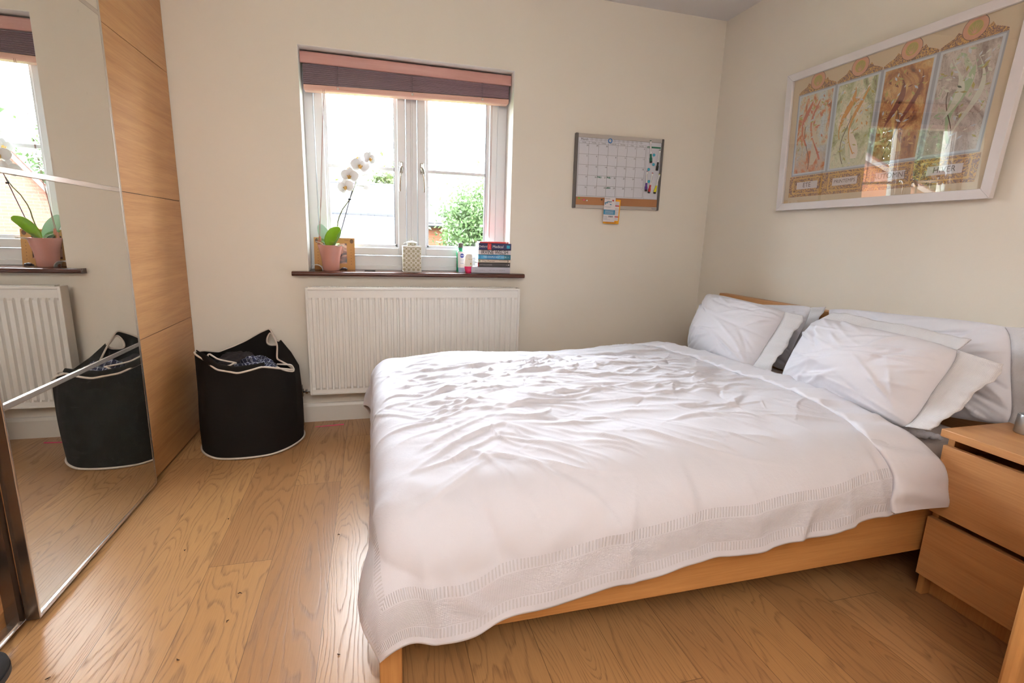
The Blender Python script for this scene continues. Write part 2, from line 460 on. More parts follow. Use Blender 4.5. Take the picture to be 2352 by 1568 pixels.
lin = MB().box(WL, WR, .0005, FY, WT-.002, WT).box(WL, WL+.0015, .0005, FY, WB, WT-.002).box(WR-.0015, WR, .0005, FY, WB, WT-.002)
struct('reveal_skylight_lining', lin, plain('reveal_skylight_white', (240, 238, 234), .7))  # thin added lining, whitened to stand for sky light on the reveal

# ------------------------------------------------------------------ added fill light behind the viewpoint, shaped as a paper globe
lt = Thing('fill_light_globe', 'added fill light shaped as a white paper globe, unseen behind the viewpoint', 'lamp', (-1.55, -3.35, H))
ml, ntl, bl = nt_of('fill_glow_paper')
bl.inputs['Base Color'].default_value = (.9, .87, .8, 1)
bl.inputs['Emission Color'].default_value = (1.0, .95, .89, 1)
GR = .30
bl.inputs['Emission Strength'].default_value = FILL_GLOBE_POWER/(4*PI*PI*GR*GR)
lt.part('fill_globe', MB().ball((-1.55, -3.35, 1.95), GR, 32), ml, smooth=180)
lt.part('cord', MB().tube([(-1.55, -3.35, H), (-1.55, -3.35, 1.95+GR-.01)], .004), M['white'])
lt.part('ceiling_rose', MB().lathe([(.05, -.03), (.055, -.0)], (-1.55, -3.35, H), 24), M['white'])

# added uplight behind the viewpoint, fills the room by bounce off the ceiling
FLX, FLY = -2.15, -3.95
fl_ = Thing('fill_light_stand', 'added fill uplight on a slim stand, unseen behind the viewpoint by the rear wall', 'lamp', (FLX, FLY, 0))
fl_.part('base', MB().lathe([(0, 0), (.14, 0), (.14, .012), (.02, .025), (0, .025)], (FLX, FLY, 0), 32), M['silver'], smooth=40)
fl_.part('pole', MB().tube([(FLX, FLY, .02), (FLX, FLY, 1.68)], .012, 12), M['silver'], smooth=60)
fl_.part('bowl_shade', MB().lathe([(.015, 1.66), (.08, 1.69), (.15, 1.74), (.19, 1.80), (.187, 1.80), (.147, 1.745), (.07, 1.70), (.0, 1.69)], (FLX, FLY, 0), 40), M['white'], smooth=60)
ul = bpy.data.lights.new('fill_uplight', 'AREA'); ul.shape = 'DISK'; ul.size = .26; ul.energy = FILL_UPLIGHT_POWER; ul.color = (1.0, .98, .97)
ulo = bpy.data.objects.new('fill_uplight', ul); COL.objects.link(ulo); ulo.parent = fl_.o; ulo.location = (0, 0, 1.765); ulo.rotation_euler = (PI, 0, 0)

# ------------------------------------------------------------------ wardrobe
WX = -3.017
wr = Thing('sliding_wardrobe', 'tall oak sliding-door wardrobe with mirrored front door beside the window wall', 'wardrobe', (-3.35, -1.5, 0))
cb = MB()
cb.box(-3.69, -3.055, -.022, -.004, 0, 2.36).box(-3.69, -3.055, -.776, -.758, .05, 2.36).box(-3.69, -3.055, -2.98, -2.962, 0, 2.36)
cb.box(-3.69, -3.055, -2.98, -.004, 2.342, 2.36).box(-3.69, -3.055, -2.98, -.004, .048, .066).box(-3.69, -3.68, -2.98, -.004, 0, 2.36)
cb.box(-3.65, -3.058, -2.975, -.01, 0, .048)
wr.part('carcass', cb, M['oak'])
J = [.012, .610, 1.187, 1.769, 2.345]
dm = MB()
for i in range(4):
    dm.box(-3.035, WX, -.752, -.006, J[i]+(.0012 if i else 0), J[i+1]-.0012)
dm.box(-3.034, WX-.003, -.752, -.007, J[0], J[4], 1)
wr.part('oak_door', dm, [M['oak'], M['dark']])
md = MB()
y0, y1 = -1.455, -.679
md.box(-3.022, -3.000, y0+.004, y1-.004, .02, 2.35, 1)
md.box(-3.022, -2.990, y0, y0+.007, .018, 2.355).box(-3.022, -2.990, y1-.016, y1, .018, 2.355)
md.box(-3.022, -2.991, y0, y1, .018, .030).box(-3.022, -2.991, y0, y1, 2.34, 2.355)
for z in J[1:4]: md.box(-3.0, -2.990, y0+.006, y1-.014, z-.008, z+.008)
mdo = wr.part('mirror_door', md, [M['alu'], M['dalu']], bevel=.0015)
for i in range(4):
    ga, gb_, gz = y0+.007, y1-.016, J[i]+(.018 if i == 0 else .008)
    g = MB().prism([(-3.0005, ga, gz), (-2.9962, ga, gz), (-2.9905, gb_, gz), (-2.9990, gb_, gz)], (0, 0, J[i+1]-.008-gz))
    wr.part('mirror_panel', g, M['mirror'], parent=mdo)
eg = MB().box(-3.021, -2.992, y0-.0015, y0, .018, 2.355)
wr.part('door_edge', eg, M['dalu'], parent=mdo)
st = MB().box(-3.053, -3.024, -1.475, -1.4545, .02, 2.35)
wr.part('door_stile', st, M['dalu'])
tk = MB().box(-3.056, -3.024, -2.96, -.01, .018, .022).box(-3.03, -3.026, -2.96, -1.47, .022, .030)
wr.part('floor_track', tk, M['alu'])
wr.part('drawer_front', MB().box(-3.08, -3.065, -2.94, -1.55, .20, .40), M['oak'])
# clothes inside the open bay (only a sliver shows)
dk1 = plain('dark_brown_cloth', (70, 36, 26), .95, bump=.6, bscale=60, var=.2)
def blob_cloth(name, c, rx, ry, rz, mat, label, cat, group=None, seed=0):
    n = 40; rng = np.random.RandomState(seed)
    mb = MB(); th = np.linspace(0, 2*PI, n, endpoint=False); ph = np.linspace(0, PI/2, 16)
    T_, P_ = np.meshgrid(th, ph, indexing='ij')
    r = 1 + .10*np.sin(3*T_+seed)+.07*np.sin(7*T_+2*P_*3+seed)+.05*np.sin(13*T_+P_*9)
    X = c[0]+rx*r*np.sin(P_)*np.cos(T_); Y = c[1]+ry*r*np.sin(P_)*np.sin(T_); Z = c[2]+rz*np.cos(P_)*(1+.12*np.sin(5*X*20)*np.sin(Y*70))
    mb.grid(np.stack([X, Y, Z], -1), wrap=True)
    o = build(name, mb, mat, None, c, smooth=180); tag(o, label, cat, group); return o
blob_cloth('folded_clothes', (-3.30, -1.78, .067), .2, .22, .12, dk1, 'dark brown clothes lying in the open end of the wardrobe', 'clothes', seed=2)

# ------------------------------------------------------------------ radiator
rd = Thing('radiator', 'long white ribbed panel radiator on the wall under the window', 'radiator', (-1.86, -.05, .183))
rx0, rx1, rz0, rz1, ry = -2.452, -1.277, .183, .772, -.100
n = 35; pit = (rx1-rx0-.05)/n
pb = MB()
zz = [rz0+.006, rz0+.028, rz0+.040, rz1-.066, rz1-.054, rz1-.012]
xs = [rx0+.012]; dep = [0]
for i in range(n):
    a = rx0+.025+i*pit
    for q, d in ((.0, 0), (.10, 0), (.27, 1), (.73, 1), (.90, 0)): xs.append(a+q*pit); dep.append(d)
xs.append(rx1-.012); dep.append(0)
rows = [0, 0, 1, 1, 0, 0]
P = np.zeros((len(xs), 6, 3))
for i, x in enumerate(xs):
    for j, z in enumerate(zz):
        P[i, j] = (x, ry + (.013 - .013*dep[i])*rows[j] , z)
# flat margin lies level with the groove bottoms
for i in range(len(xs)):
    for j in (0, 1, 4, 5): P[i, j, 1] = ry+.007
pb.grid(P)
rd.part('front_panel', pb, M['rad'], smooth=20)
cs = MB()
cs.box(rx0, rx0+.012, ry-.002, -.035, rz0+.004, rz1).box(rx1-.012, rx1, ry-.002, -.035, rz0+.004, rz1)
cs.box(rx0+.005, rx1-.005, ry-.001, ry+.012, rz1-.013, rz1).box(rx0+.003, rx1-.003, ry-.001, ry+.010, rz0, rz0+.007)
cs.box(rx0+.012, rx1-.012, -.048, -.040, rz0+.006, rz1-.01)
rd.part('casing', cs, M['rad'], bevel=.0025)
gr = MB(); 
gr.box(rx0+.03, rx1-.03, -.084, -.080, rz1-.003, rz1+.0035).box(rx0+.03, rx1-.03, -.046, -.042, rz1-.003, rz1+.0035)
k = rx0+.032
while k < rx1-.034:
    gr.box(k, k+.005, -.080, -.046, rz1-.002, rz1+.003); k += .0135
rd.part('top_grille', gr, M['rad'])
rd.part('grille_shade_strip', MB().box(rx0+.03, rx1-.03, -.082, -.044, rz1-.012, rz1-.008), M['dark'])  # dark strip standing in for the shade inside the radiator
for x in (rx0+.18, rx1-.18): rd.part('wall_bracket', MB().box(x-.02, x+.02, -.041, -.002, rz0+.05, rz1-.05), M['rad'])
va = MB()
va.tube([(rx0-.05, -.062, .0), (rx0-.05, -.062, .17)], .0075, 12)
va.tube([(rx0-.05, -.062, .170), (rx0-.05, -.062, .212)], .013, 14)
va.tube([(rx0-.05, -.062, .212), (rx0-.05, -.062, .235)], [.010, .009], 14)
va.tube([(rx0-.05, -.062, .196), (rx0-.004, -.062, .196)], .007, 12)
va.tube([(rx0-.028, -.062, .196), (rx0-.016, -.062, .196)], .012, 6)
rd.part('valve', va, M['chrome'], smooth=40)

# ------------------------------------------------------------------ laundry hamper
HC = (-2.71, -.245)
hp = Thing('laundry_hamper', 'black canvas laundry hamper with off-white piping between wardrobe and radiator', 'laundry hamper', (HC[0], HC[1], 0))
ctl = [  # angle (deg, world), point on the rim
 at(450, 808, 'y', -.30), at(474, 835, 'y', -.40), at(500, 850, 'y', -.44), at(545, 857, 'y', -.468), at(600, 842, 'y', -.455), at(640, 846, 'y', -.40), at(675, 849, 'y', -.33),
 at(662, 838, 'y', -.25), at(636, 824, 'y', -.17), at(637, 792, 'y', -.10), at(622, 753, 'y', -.055), at(596, 765, 'y', -.045), at(565, 783, 'y', -.035), at(535, 797, 'y', -.04), at(500, 808, 'y', -.07), at(468, 806, 'y', -.17)]
an = [math.atan2(p.y-HC[1], p.x-HC[0]) for p in ctl]
order = sorted(range(len(ctl)), key=lambda i: an[i])
an = np.array([an[i] for i in order]); cp = np.array([tuple(ctl[i]) for i in order])
an3 = np.concatenate([an-2*PI, an, an+2*PI]); cp3 = np.concatenate([cp, cp, cp])
NT, NV = 320, 90
th = np.linspace(-PI, PI, NT, endpoint=False)
rim = np.stack([np.interp(th, an3, cp3[:, k]) for k in range(3)], -1)
ker = np.array([1, 2, 3, 2, 1.])/9
for _ in range(2):
    rim = sum(w*np.roll(rim, s-2, 0) for s, w in enumerate(ker))
    rim = sum(w*np.roll(rim, s-2, 0) for s, w in enumerate(ker))
# shoulder: where the canvas bulges out beyond the tucked-in back handle
SH = .80
sh_pts = [at(676, 850, 'y', -.33), at(686, 838, 'y', -.20), at(668, 808, 'y', -.11), at(645, 780, 'y', -.07)]
sh_an = np.array([math.atan2(p.y-HC[1], p.x-HC[0]) for p in sh_pts]); sh_cp = np.array([tuple(p) for p in sh_pts])
o_ = np.argsort(sh_an); sh_an = sh_an[o_]; sh_cp = sh_cp[o_]
shw = np.clip((th-sh_an[0]+.25)/.25, 0, 1)*np.clip((sh_an[-1]+.35-th)/.35, 0, 1)
shr = np.stack([np.interp(th, sh_an, sh_cp[:, k]) for k in range(3)], -1)
vv = np.linspace(0, 1, NV)
base_r = .229*(1+.012*np.sin(2*th+.6)+.008*np.sin(5*th))
bx = HC[0]+base_r*np.cos(th); by = HC[1]+base_r*np.sin(th)
P = np.zeros((NT, NV, 3))
for j, v in enumerate(vv):
    bulge = 1+.035*math.sin(PI*min(1, v*1.15))
    e = v**1.0
    X = (bx*(1-e)+rim[:, 0]*e); Y = (by*(1-e)+rim[:, 1]*e)
    P[:, j, 0] = HC[0]+(X-HC[0])*bulge; P[:, j, 1] = np.minimum(-.022, HC[1]+(Y-HC[1])*bulge); P[:, j, 2] = .004+(rim[:, 2]-.004)*v
    wob = .006*np.sin(4*th+7*v)+.004*np.sin(9*th-5*v)
    P[:, j, 0] += wob*np.cos(th)*v; P[:, j, 1] += wob*np.sin(th)*v
for j, v in enumerate(vv):
    bz = np.stack([bx, by, np.full(NT, .004)], -1)
    if v <= SH: Q_ = bz+(shr-bz)*(v/SH)
    else: Q_ = shr+(rim-shr)*((v-SH)/(1-SH))
    b1_ = 1+.035*math.sin(PI*min(1, v*1.15))
    Q_[:, 0] = HC[0]+(Q_[:, 0]-HC[0])*b1_; Q_[:, 1] = HC[1]+(Q_[:, 1]-HC[1])*b1_
    P[:, j] = P[:, j]*(1-shw[:, None])+Q_*shw[:, None]
P[:, :, 1] = np.minimum(-.020, P[:, :, 1]); P[:, :, 0] = np.maximum(-2.975, P[:, :, 0])
def idx_of(pt):
    d = np.linalg.norm(P-np.array(pt), axis=2); i, j = np.unravel_index(d.argmin(), d.shape); return i, j
hi, hj = idx_of(at(629, 771, 'y', -.06)); hj = min(hj, NV-11)
def hole(i, j):
    a = ((i+.5-hi+NT/2) % NT-NT/2)/8.4; b_ = (j+.5-hj)/7.0
    return a*a+b_*b_ < 1
body = MB().grid(P, wrap=True, skip=hole)
bo = hp.part('body', body, M['black'], smooth=180)
so_ = bo.modifiers.new('solid', 'SOLIDIFY'); so_.thickness = .004; so_.offset = -1
hp.part('base', MB().add([(x, y, .004) for x, y in zip(bx, by)], [tuple(range(NT))]), M['black'])
outp = P[:, -1]
hp.part('rim_piping', MB().tube(outp.tolist(), .0045, 8, closed=True), M['piping'], smooth=180)
bp_ = np.stack([bx+.003*np.cos(th), np.minimum(by+.003*np.sin(th), -.02), np.full(NT, .0065)+.003*np.abs(np.sin(3*th))], -1)
hp.part('base_piping', MB().tube(bp_.tolist(), .0048, 8, closed=True), M['piping'], smooth=180)
hl = []
for k in range(40):
    t = 2*PI*k/40
    i = (hi+8.1*math.cos(t)) % NT; j = hj+6.7*math.sin(t)
    i0 = int(i); fi = i-i0; j0 = int(j); fj = j-j0; i1 = (i0+1) % NT; i0 %= NT
    hl.append((P[i0, j0]*(1-fi)*(1-fj)+P[i1, j0]*fi*(1-fj)+P[i0, j0+1]*(1-fi)*fj+P[i1, j0+1]*fi*fj).tolist())
hp.part('handle_piping', MB().tube(hl, .0058, 8, closed=True), M['piping'], smooth=180)
# the front handle, flopped inwards and down over the opening
fl = [at(452, 806, 'y', -.31), at(476, 816, 'y', -.36), at(500, 834, 'y', -.40), at(535, 842, 'y', -.43), at(580, 838, 'y', -.43), at(608, 835, 'y', -.42)]
lo = [at(452, 812, 'y', -.32), at(474, 835, 'y', -.40), at(500, 850, 'y', -.44), at(545, 857, 'y', -.468), at(585, 848, 'y', -.46), at(608, 839, 'y', -.45)]
FP = np.zeros((31, 7, 3))
for i in range(31):
    t = i/30*5; a = min(4, int(t)); q = t-a; q2 = q
    A = Vector(lo[a]).lerp(lo[a+1], q2); B = Vector(fl[a]).lerp(fl[a+1], q2)
    for j in range(7):
        p = A.lerp(B, j/6); p.z += .012*math.sin(PI*j/6); FP[i, j] = p
fo = hp.part('handle', MB().grid(FP), M['black'], smooth=180)
fo.modifiers.new('s', 'SOLIDIFY').thickness = .003
def smooth_path(P, closed=True, k=5):
    P = [Vector(p) for p in P]; n = len(P); out = []
    for i in range(n if closed else n-1):
        p0 = P[(i-1) % n] if (closed or i > 0) else P[i]; p1 = P[i]; p2 = P[(i+1) % n]; p3 = P[(i+2) % n] if (closed or i < n-2) else p2
        for q in range(k):
            t = q/k; out.append(.5*((2*p1)+(p2-p0)*t+(2*p0-5*p1+4*p2-p3)*t*t+(3*p1-p0-3*p2+p3)*t**3))
    if not closed: out.append(P[-1])
    return out
l1 = [at(x, y, 'y', Y) for x, y, Y in ((541, 833, -.40), (520, 829, -.385), (500, 824, -.37), (488, 817, -.355), (481, 813, -.35), (477, 817, -.355), (481, 826, -.375), (490, 834, -.39), (503, 840, -.40), (524, 840, -.41), (537, 834, -.405))]
hp.part('handle_piping', MB().tube(smooth_path(l1), .0038, 8, closed=True), M['piping'], smooth=180)
l2 = [at(x, y, 'y', Y) for x, y, Y in ((636, 836, -.35), (655, 837, -.33), (668, 838, -.315), (674, 845, -.31), (674, 852, -.335), (662, 852, -.36), (648, 848, -.385), (636, 842, -.40))]
hp.part('handle_piping', MB().tube(smooth_path(l2, False), .0038, 8, closed=False), M['piping'], smooth=180)
# laundry
def check_mat():
    m, nt, b = nt_of('blue_check_cloth')
    tc = node(nt, 'ShaderNodeTexCoord')
    mp = node(nt, 'ShaderNodeMapping', {'Vector': tc.outputs['Object'], 'Rotation': (.3, .4, .5)})
    sp = node(nt, 'ShaderNodeSeparateXYZ', {0: mp.outputs[0]})
    def st(v, per, w): return mth(nt, 'LESS_THAN', mth(nt, 'FRACT', mth(nt, 'DIVIDE', v, per)), w)
    a = mth(nt, 'MAXIMUM', st(sp.outputs[0], .019, .17), st(sp.outputs[1], .019, .17))
    c = mixc(nt, a, s2l((36, 42, 74)), s2l((170, 176, 196)))
    c = mixc(nt, mth(nt, 'MULTIPLY', st(sp.outputs[1], .05, .4), .6), c, s2l((24, 26, 40)))
    nt.links.new(c, b.inputs['Base Color']); b.inputs['Roughness'].default_value = .9
    return m
def rumple(name, c, rx, ry, rz, mat, label, cat, seed, amp=.25):
    n = 64; rng = np.random.RandomState(seed)
    th_ = np.linspace(0, 2*PI, n, endpoint=False); ph = np.linspace(0, PI*.62, 40)
    T_, Q = np.meshgrid(th_, ph, indexing='ij')
    r = np.ones_like(T_)
    for _ in range(14):
        k1, k2, p1 = rng.randint(1, 9), rng.uniform(1, 9), rng.uniform(0, 6)
        r += amp/6*(1-2*np.abs(np.sin(k1*T_/2*2/2+k2*Q+p1)))*np.sin(Q)**.5
    X = c[0]+rx*r*np.sin(Q)*np.cos(T_); Y = c[1]+ry*r*np.sin(Q)*np.sin(T_); Z = c[2]+rz*r*np.cos(Q)
    o = build(name, MB().grid(np.stack([X, Y, Z], -1), wrap=True), mat, None, c, smooth=180); tag(o, label, cat); return o
rumple('dark_garment', (-2.78, -.19, .375), .13, .12, .085, plain('charcoal_cloth', (44, 40, 44), .95, bump=.5, bscale=50), 'crumpled charcoal garment lying at the back inside the hamper', 'clothes', 3)
rumple('checked_shirt', (-2.68, -.27, .375), .115, .12, .078, check_mat(), 'crumpled navy and white checked shirt on top inside the hamper', 'shirt', 5)
rumple('dark_garment', (-2.71, -.24, .20), .17, .17, .16, plain('black_cloth', (26, 24, 26), .95), 'black garments filling the hamper below the checked shirt', 'clothes', 8, .1)

# ------------------------------------------------------------------ bed
bd = Thing('double_bed', 'oak double bed frame with low foot end and plain headboard against the right wall', 'bed', (-1.06, -1.12, 0))
BY0, BY1 = -1.890, -.335
hb_ = MB().box(-.095, -.045, BY0, BY1, .0, .775)
bd.part('headboard', hb_, M['oak'], bevel=.004)
bd.part('side_rail', MB().box(-2.065, -.095, BY0, BY0+.028, .135, .36), M['oakx'], bevel=.003)
bd.part('side_rail', MB().box(-2.065, -.095, BY1-.028, BY1, .135, .36), M['oakx'], bevel=.003)
bd.part('footboard', MB().box(-2.110, -2.072, BY0+.045, BY1-.045, .135, .345), M['oak'], bevel=.003)
for y in (BY0, BY1-.05):
    bd.part('leg', MB().box(-2.112, -2.060, y, y+.05, 0, .325), M['oakz'], bevel=.003)
sb = MB()
for i in range(14): sb.box(-2.03+i*.14, -1.97+i*.14, BY0+.03, BY1-.03, .225, .240)
bd.part('slat_base', sb, M['oak'])
bd.part('centre_beam', MB().box(-2.06, -.10, -1.13, -1.09, .185, .223), M['dalu'])

mt = MB().box(-2.055, -.105, -1.855, -.372, .243, .452)
mo = build('mattress', mt, M['sheet'], None, (-1.08, -1.11, .243), bevel=.05, seg=5)
tag(mo, 'mattress in a pale pinkish fitted sheet showing beside the bedside drawers', 'mattress')

rs = []
for k in range(41):
    t = k/40; p = at(2052, 984, 'z', .478).lerp(at(2166, 1006, 'z', .470), t)
    rs.append((p.x+.006*math.sin(k*1.1), p.y, p.z+.004*math.sin(k*.9+1)))
rfl = build('sheet_edge', MB().tube(rs, [.004+.009*math.sin(PI*min(1, k/40*.9+.1))+.002*math.sin(k*1.7) for k in range(41)], 10), M['cotton'], mo, (-1.08, -1.11, .243), smooth=180)
# sheet of the duvet: (a, b) unrolled metres; a>0 towards the head from the foot roll, b>0 towards the far side
X0, RF = -1.985, .135
Y0, RN = -1.765, .165
Y1, RB = -.60, .22
ZT = .512
rng = np.random.RandomState(11)
def base_surf(a, b):
    a = np.asarray(a, float); b = np.asarray(b, float)
    L1 = Y1-Y0
    p = np.maximum(0, -a); qn = np.maximum(0, -b); qf = np.maximum(0, b-L1)
    q = qn+qf; R_ = np.where(qf > 0, RB, RN)
    x = X0+np.maximum(a, 0); y = Y0+np.clip(b, 0, L1)
    hyp = np.sqrt(p*p+q*q)+1e-9
    d = (p**2.8+q**2.8)**(1/2.8)+1e-9
    cx, cy = p/hyp, q/hyp
    r = RF*cx*cx+R_*cy*cy+1e-6
    arc = r*PI/2
    t = np.minimum(d, arc)/r
    hor = r*np.sin(t); dr = r*(1-np.cos(t))
    ex = np.maximum(0, d-arc)
    k = 2*cx*cy
    hor += ex*.10; dr += ex*.99
    hor += k**2*(.025*np.clip(d/.3, 0, 1)+.030*np.sin(PI*np.clip(ex/.25, 0, 1)))
    x = x-cx*hor; y = y+np.where(qf > 0, 1, -1)*cy*hor
    # puffed crown
    u = np.clip(a/1.4, 0, 1); w = np.clip(b/L1, 0, 1)
    crown = .022*np.sin(PI*w)**.8*(.4+.6*np.clip(a/.35, 0, 1)) + .010*np.sin(a*5.1+1)*np.sin(b*6+.4)*np.clip(b*5, 0, 1)
    edge = .030*np.exp(-(np.maximum(a, 0)/.16)**2)*np.exp(-(p/.1)**2)
    z = ZT-dr+crown-edge
    # the head end lies a little lower
    return np.stack([x, y, z], -1)
def near_len(a):
    x = X0+np.maximum(a, 0)
    zh = .188+(x+2.05)*(.315-.188)/1.5 + .005*np.sin(x*9+1)+.004*np.sin(x*23)+.016*np.exp(-((x+1.90)/.05)**2)*-1
    return RN*PI/2+(ZT-RN-zh)/.993
def foot_len(b):
    return RF*PI/2+.115+.012*np.sin(b*7)+.008*np.sin(b*19)
def head_a(b):
    yy = Y0+np.clip(b, -.4, 1.3)
    return np.interp(yy, [-2.2, -1.95, -1.79, -1.5, -1.2, -.88, -.62, -.3], [-.47, -.475, -.545, -.515, -.50, -.515, -.60, -.66])-X0
NA, NB = 440, 380
ua = np.linspace(0, 1, NA)[:, None]*np.ones((1, NB)); ub = np.ones((NA, 1))*np.linspace(0, 1, NB)[None, :]
b1 = (Y1*0+(Y1-Y0))+RB*PI/2+.12
bb = ub*(b1+.5)-.5
bb0 = bb.copy()
aa = None
for _ in range(3):
    fa = foot_len(bb); ha = head_a(bb)-.02
    aa = -fa+ua*(fa+ha)
    nl = near_len(aa)
    bb = -nl+ub*(b1+nl)
def creases(a, b):
    h = np.zeros_like(a)
    rg = np.random.RandomState(5)
    def cr(ca, cb, L, ang, w, amp, bend=0., sharp=1.6):
        da, db = a-ca, b-cb
        c, s_ = math.cos(ang), math.sin(ang)
        u = da*c+db*s_; v = -da*s_+db*c - bend*(u*u)/L
        m = (np.abs(u) < L*1.6) & (np.abs(v) < w*5)
        uu = u[m]; v2 = v[m]
        e = np.exp(-(uu/(L*.5))**2*1.2)
        # one flank steeper than the other
        sd_ = np.where(v2 > 0, v2/w, -v2/(w*.55))
        h[m] += amp*e*np.exp(-sd_**sharp)
    # long folds running with the bed, gathered in the middle band
    for _ in range(150):
        cb = rg.normal(.62, .30); ca = rg.uniform(-.05, 1.55)
        if cb < .12: cb = rg.uniform(.25, .9)
        foot = max(0, 1-ca/.5)
        ang = rg.normal(-.10, .20) + foot*(-.75)*(cb-1.3)*-.6
        cr(ca, cb, rg.uniform(.12, .42), ang, rg.uniform(.006, .016), rg.uniform(.0025, .0085)*(1 if rg.rand() > .3 else -.8), rg.normal(0, .5))
    # knot of short folds near the middle
    for _ in range(34):
        cr(rg.normal(.52, .16), rg.normal(.80, .10), rg.uniform(.05, .16), rg.normal(-.1, .7), rg.uniform(.005, .011), rg.uniform(.003, .009)*(1 if rg.rand() > .35 else -1), rg.normal(0, 2.0))
    # fan of folds over the foot end
    for k in range(26):
        cb = -.05+k*.052+rg.normal(0, .012)
        cr(rg.uniform(-.02, .12), cb, rg.uniform(.18, .36), .55*(1.0-cb)*.9+rg.normal(0, .07), rg.uniform(.007, .014), rg.uniform(.003, .008), rg.normal(0, .3))
    # diagonal folds falling over the near edge
    for _ in range(60):
        ca = rg.uniform(.15, 1.5); 
        cr(ca, rg.normal(.06, .09), rg.uniform(.10, .28), rg.normal(-.75, .25), rg.uniform(.006, .014), rg.uniform(.0015, .0055), rg.normal(0, .3))
    for _ in range(70):
        cr(rg.uniform(.0, 1.5), rg.uniform(.15, 1.1), rg.uniform(.12, .30), rg.normal(.15, .30), rg.uniform(.008, .02), rg.uniform(.003, .007)*(1 if rg.rand() > .4 else -1), rg.normal(0, .8))
    # soft hanging folds
    for k in range(16):
        cr(rg.uniform(-.1, 1.5), rg.uniform(-.34, -.12), rg.uniform(.2, .34), PI/2+rg.normal(.28, .22), rg.uniform(.02, .045), rg.uniform(.003, .009)*(1 if rg.rand() > .3 else -1), rg.normal(0, .3), 2)
    # hand-placed: long fold across the middle
    cr(.95, .99, .75, .03, .010, .012, .05); cr(1.0, .955, .6, .03, .016, -.007)
    cr(.42, .34, .34, .10, .012, .010, .3); cr(.20, .90, .4, -.2, .014, .011, .3); cr(.62, .88, .2, -.35, .012, .012, -.8)
    cr(.16, .62, .35, .35, .013, .010); cr(.14, .40, .30, .45, .012, .008)
    # low puffs
    for _ in range(60):
        ca, cb, w = rg.uniform(0, 1.5), rg.uniform(0, 1.2), rg.uniform(.05, .13)
        h[...] += rg.uniform(-.007, .008)*np.exp(-((a-ca)**2/(w*1.7)**2+(b-cb)**2/w**2))
    # fine crinkle
    for _ in range(220):
        cr(rg.uniform(.0, 1.5), rg.uniform(.0, 1.25), rg.uniform(.04, .14), rg.normal(-.1, .5), rg.uniform(.003, .006), rg.uniform(.0008, .0024), rg.normal(0, 1.5))
    h += .0022*np.sin(b*37+3*np.sin(a*9))*np.sin(a*21+2*np.sin(b*13))
    return h
Pb = base_surf(aa, bb)
ga = np.gradient(Pb, axis=0); gb = np.gradient(Pb, axis=1)
Nn = np.cross(ga, gb); Nn /= np.linalg.norm(Nn, axis=2, keepdims=True)+1e-12
if Nn[NA//2, NB//2, 2] < 0: Nn = -Nn
Hd = creases(aa, bb)
hemw = np.clip((aa+foot_len(bb))/.06, 0, 1)*.6+.4
hdamp = .35+.65*np.clip((head_a(bb)-aa-.11)/.06, 0, 1)
Pd = Pb+Nn*(Hd*hemw*hdamp*1.15)[..., None]
Pd[..., 2] = np.maximum(Pd[..., 2], .05)
dmesh = MB().grid(Pd)
dv = Thing('duvet', 'rumpled white duvet with knitted border spread over the bed', 'duvet', (-1.3, -1.2, .46))
do = dv.part('cover', dmesh, M['linen'], smooth=180)
uvl = do.data.uv_layers.new(name='hem')
fu = (aa+foot_len(bb)).reshape(-1); fv = (bb+near_len(aa)).reshape(-1)
li = np.zeros(len(do.data.loops), dtype=np.int32); do.data.loops.foreach_get('vertex_index', li)
uvl.data.foreach_set('uv', np.stack([fu[li], fv[li]], -1).reshape(-1).astype(np.float32))
sdm = do.modifiers.new('thick', 'SOLIDIFY'); sdm.thickness = .006; sdm.offset = -1
# turned-back edge at the head end
NS = 260
sb_ = np.linspace(-near_len(np.array(1.5))-.005, b1-.06, NS)
prof = [(-.108, -.004), (-.116, .000), (-.115, .006), (-.108, .009), (-.09, .009), (-.06, .010), (-.03, .014), (-.010, .016), (.004, .013), (.012, .003), (.010, -.010), (.0, -.022), (-.02, -.028)]
FS = np.zeros((NS, len(prof), 3))
rg = np.random.RandomState(4)
def wav(x, sc, am, ph): return am*np.sin(x*sc+ph)
for j, (da, hh) in enumerate(prof):
    widen = 1+.75*np.clip((-sb_+.05)/.3, 0, 1)
    ea = head_a(sb_)+.0
    wv = wav(sb_, 17, .006, 1)+wav(sb_, 41, .003, 2)+wav(sb_, 7, .008, .3)
    A = ea+(da)*(widen if da < 0 else 1)+wv*(1 if da < -.08 else .5)
    bs = base_surf(A, sb_); e_ = 1e-3
    g1 = base_surf(A+e_, sb_)-bs; g2 = base_surf(A, sb_+e_)-bs
    nn = np.cross(g1, g2); nn /= np.linalg.norm(nn, axis=1, keepdims=True)
    hk = hh + (.004*np.sin(sb_*63+da*30)+.003*np.sin(sb_*29+1)+.0025*np.sin(sb_*111+da*50))*(1 if -.11 < da < 0 else .2)
    if hh > 0: hk = hk + .002 + np.maximum(0, .010*np.exp(-((sb_+.33)/.07)**2))
    FS[:, j] = bs+nn*hk[:, None]
dv.part('turned_back_edge', MB().grid(FS), M['cotton'], smooth=180)

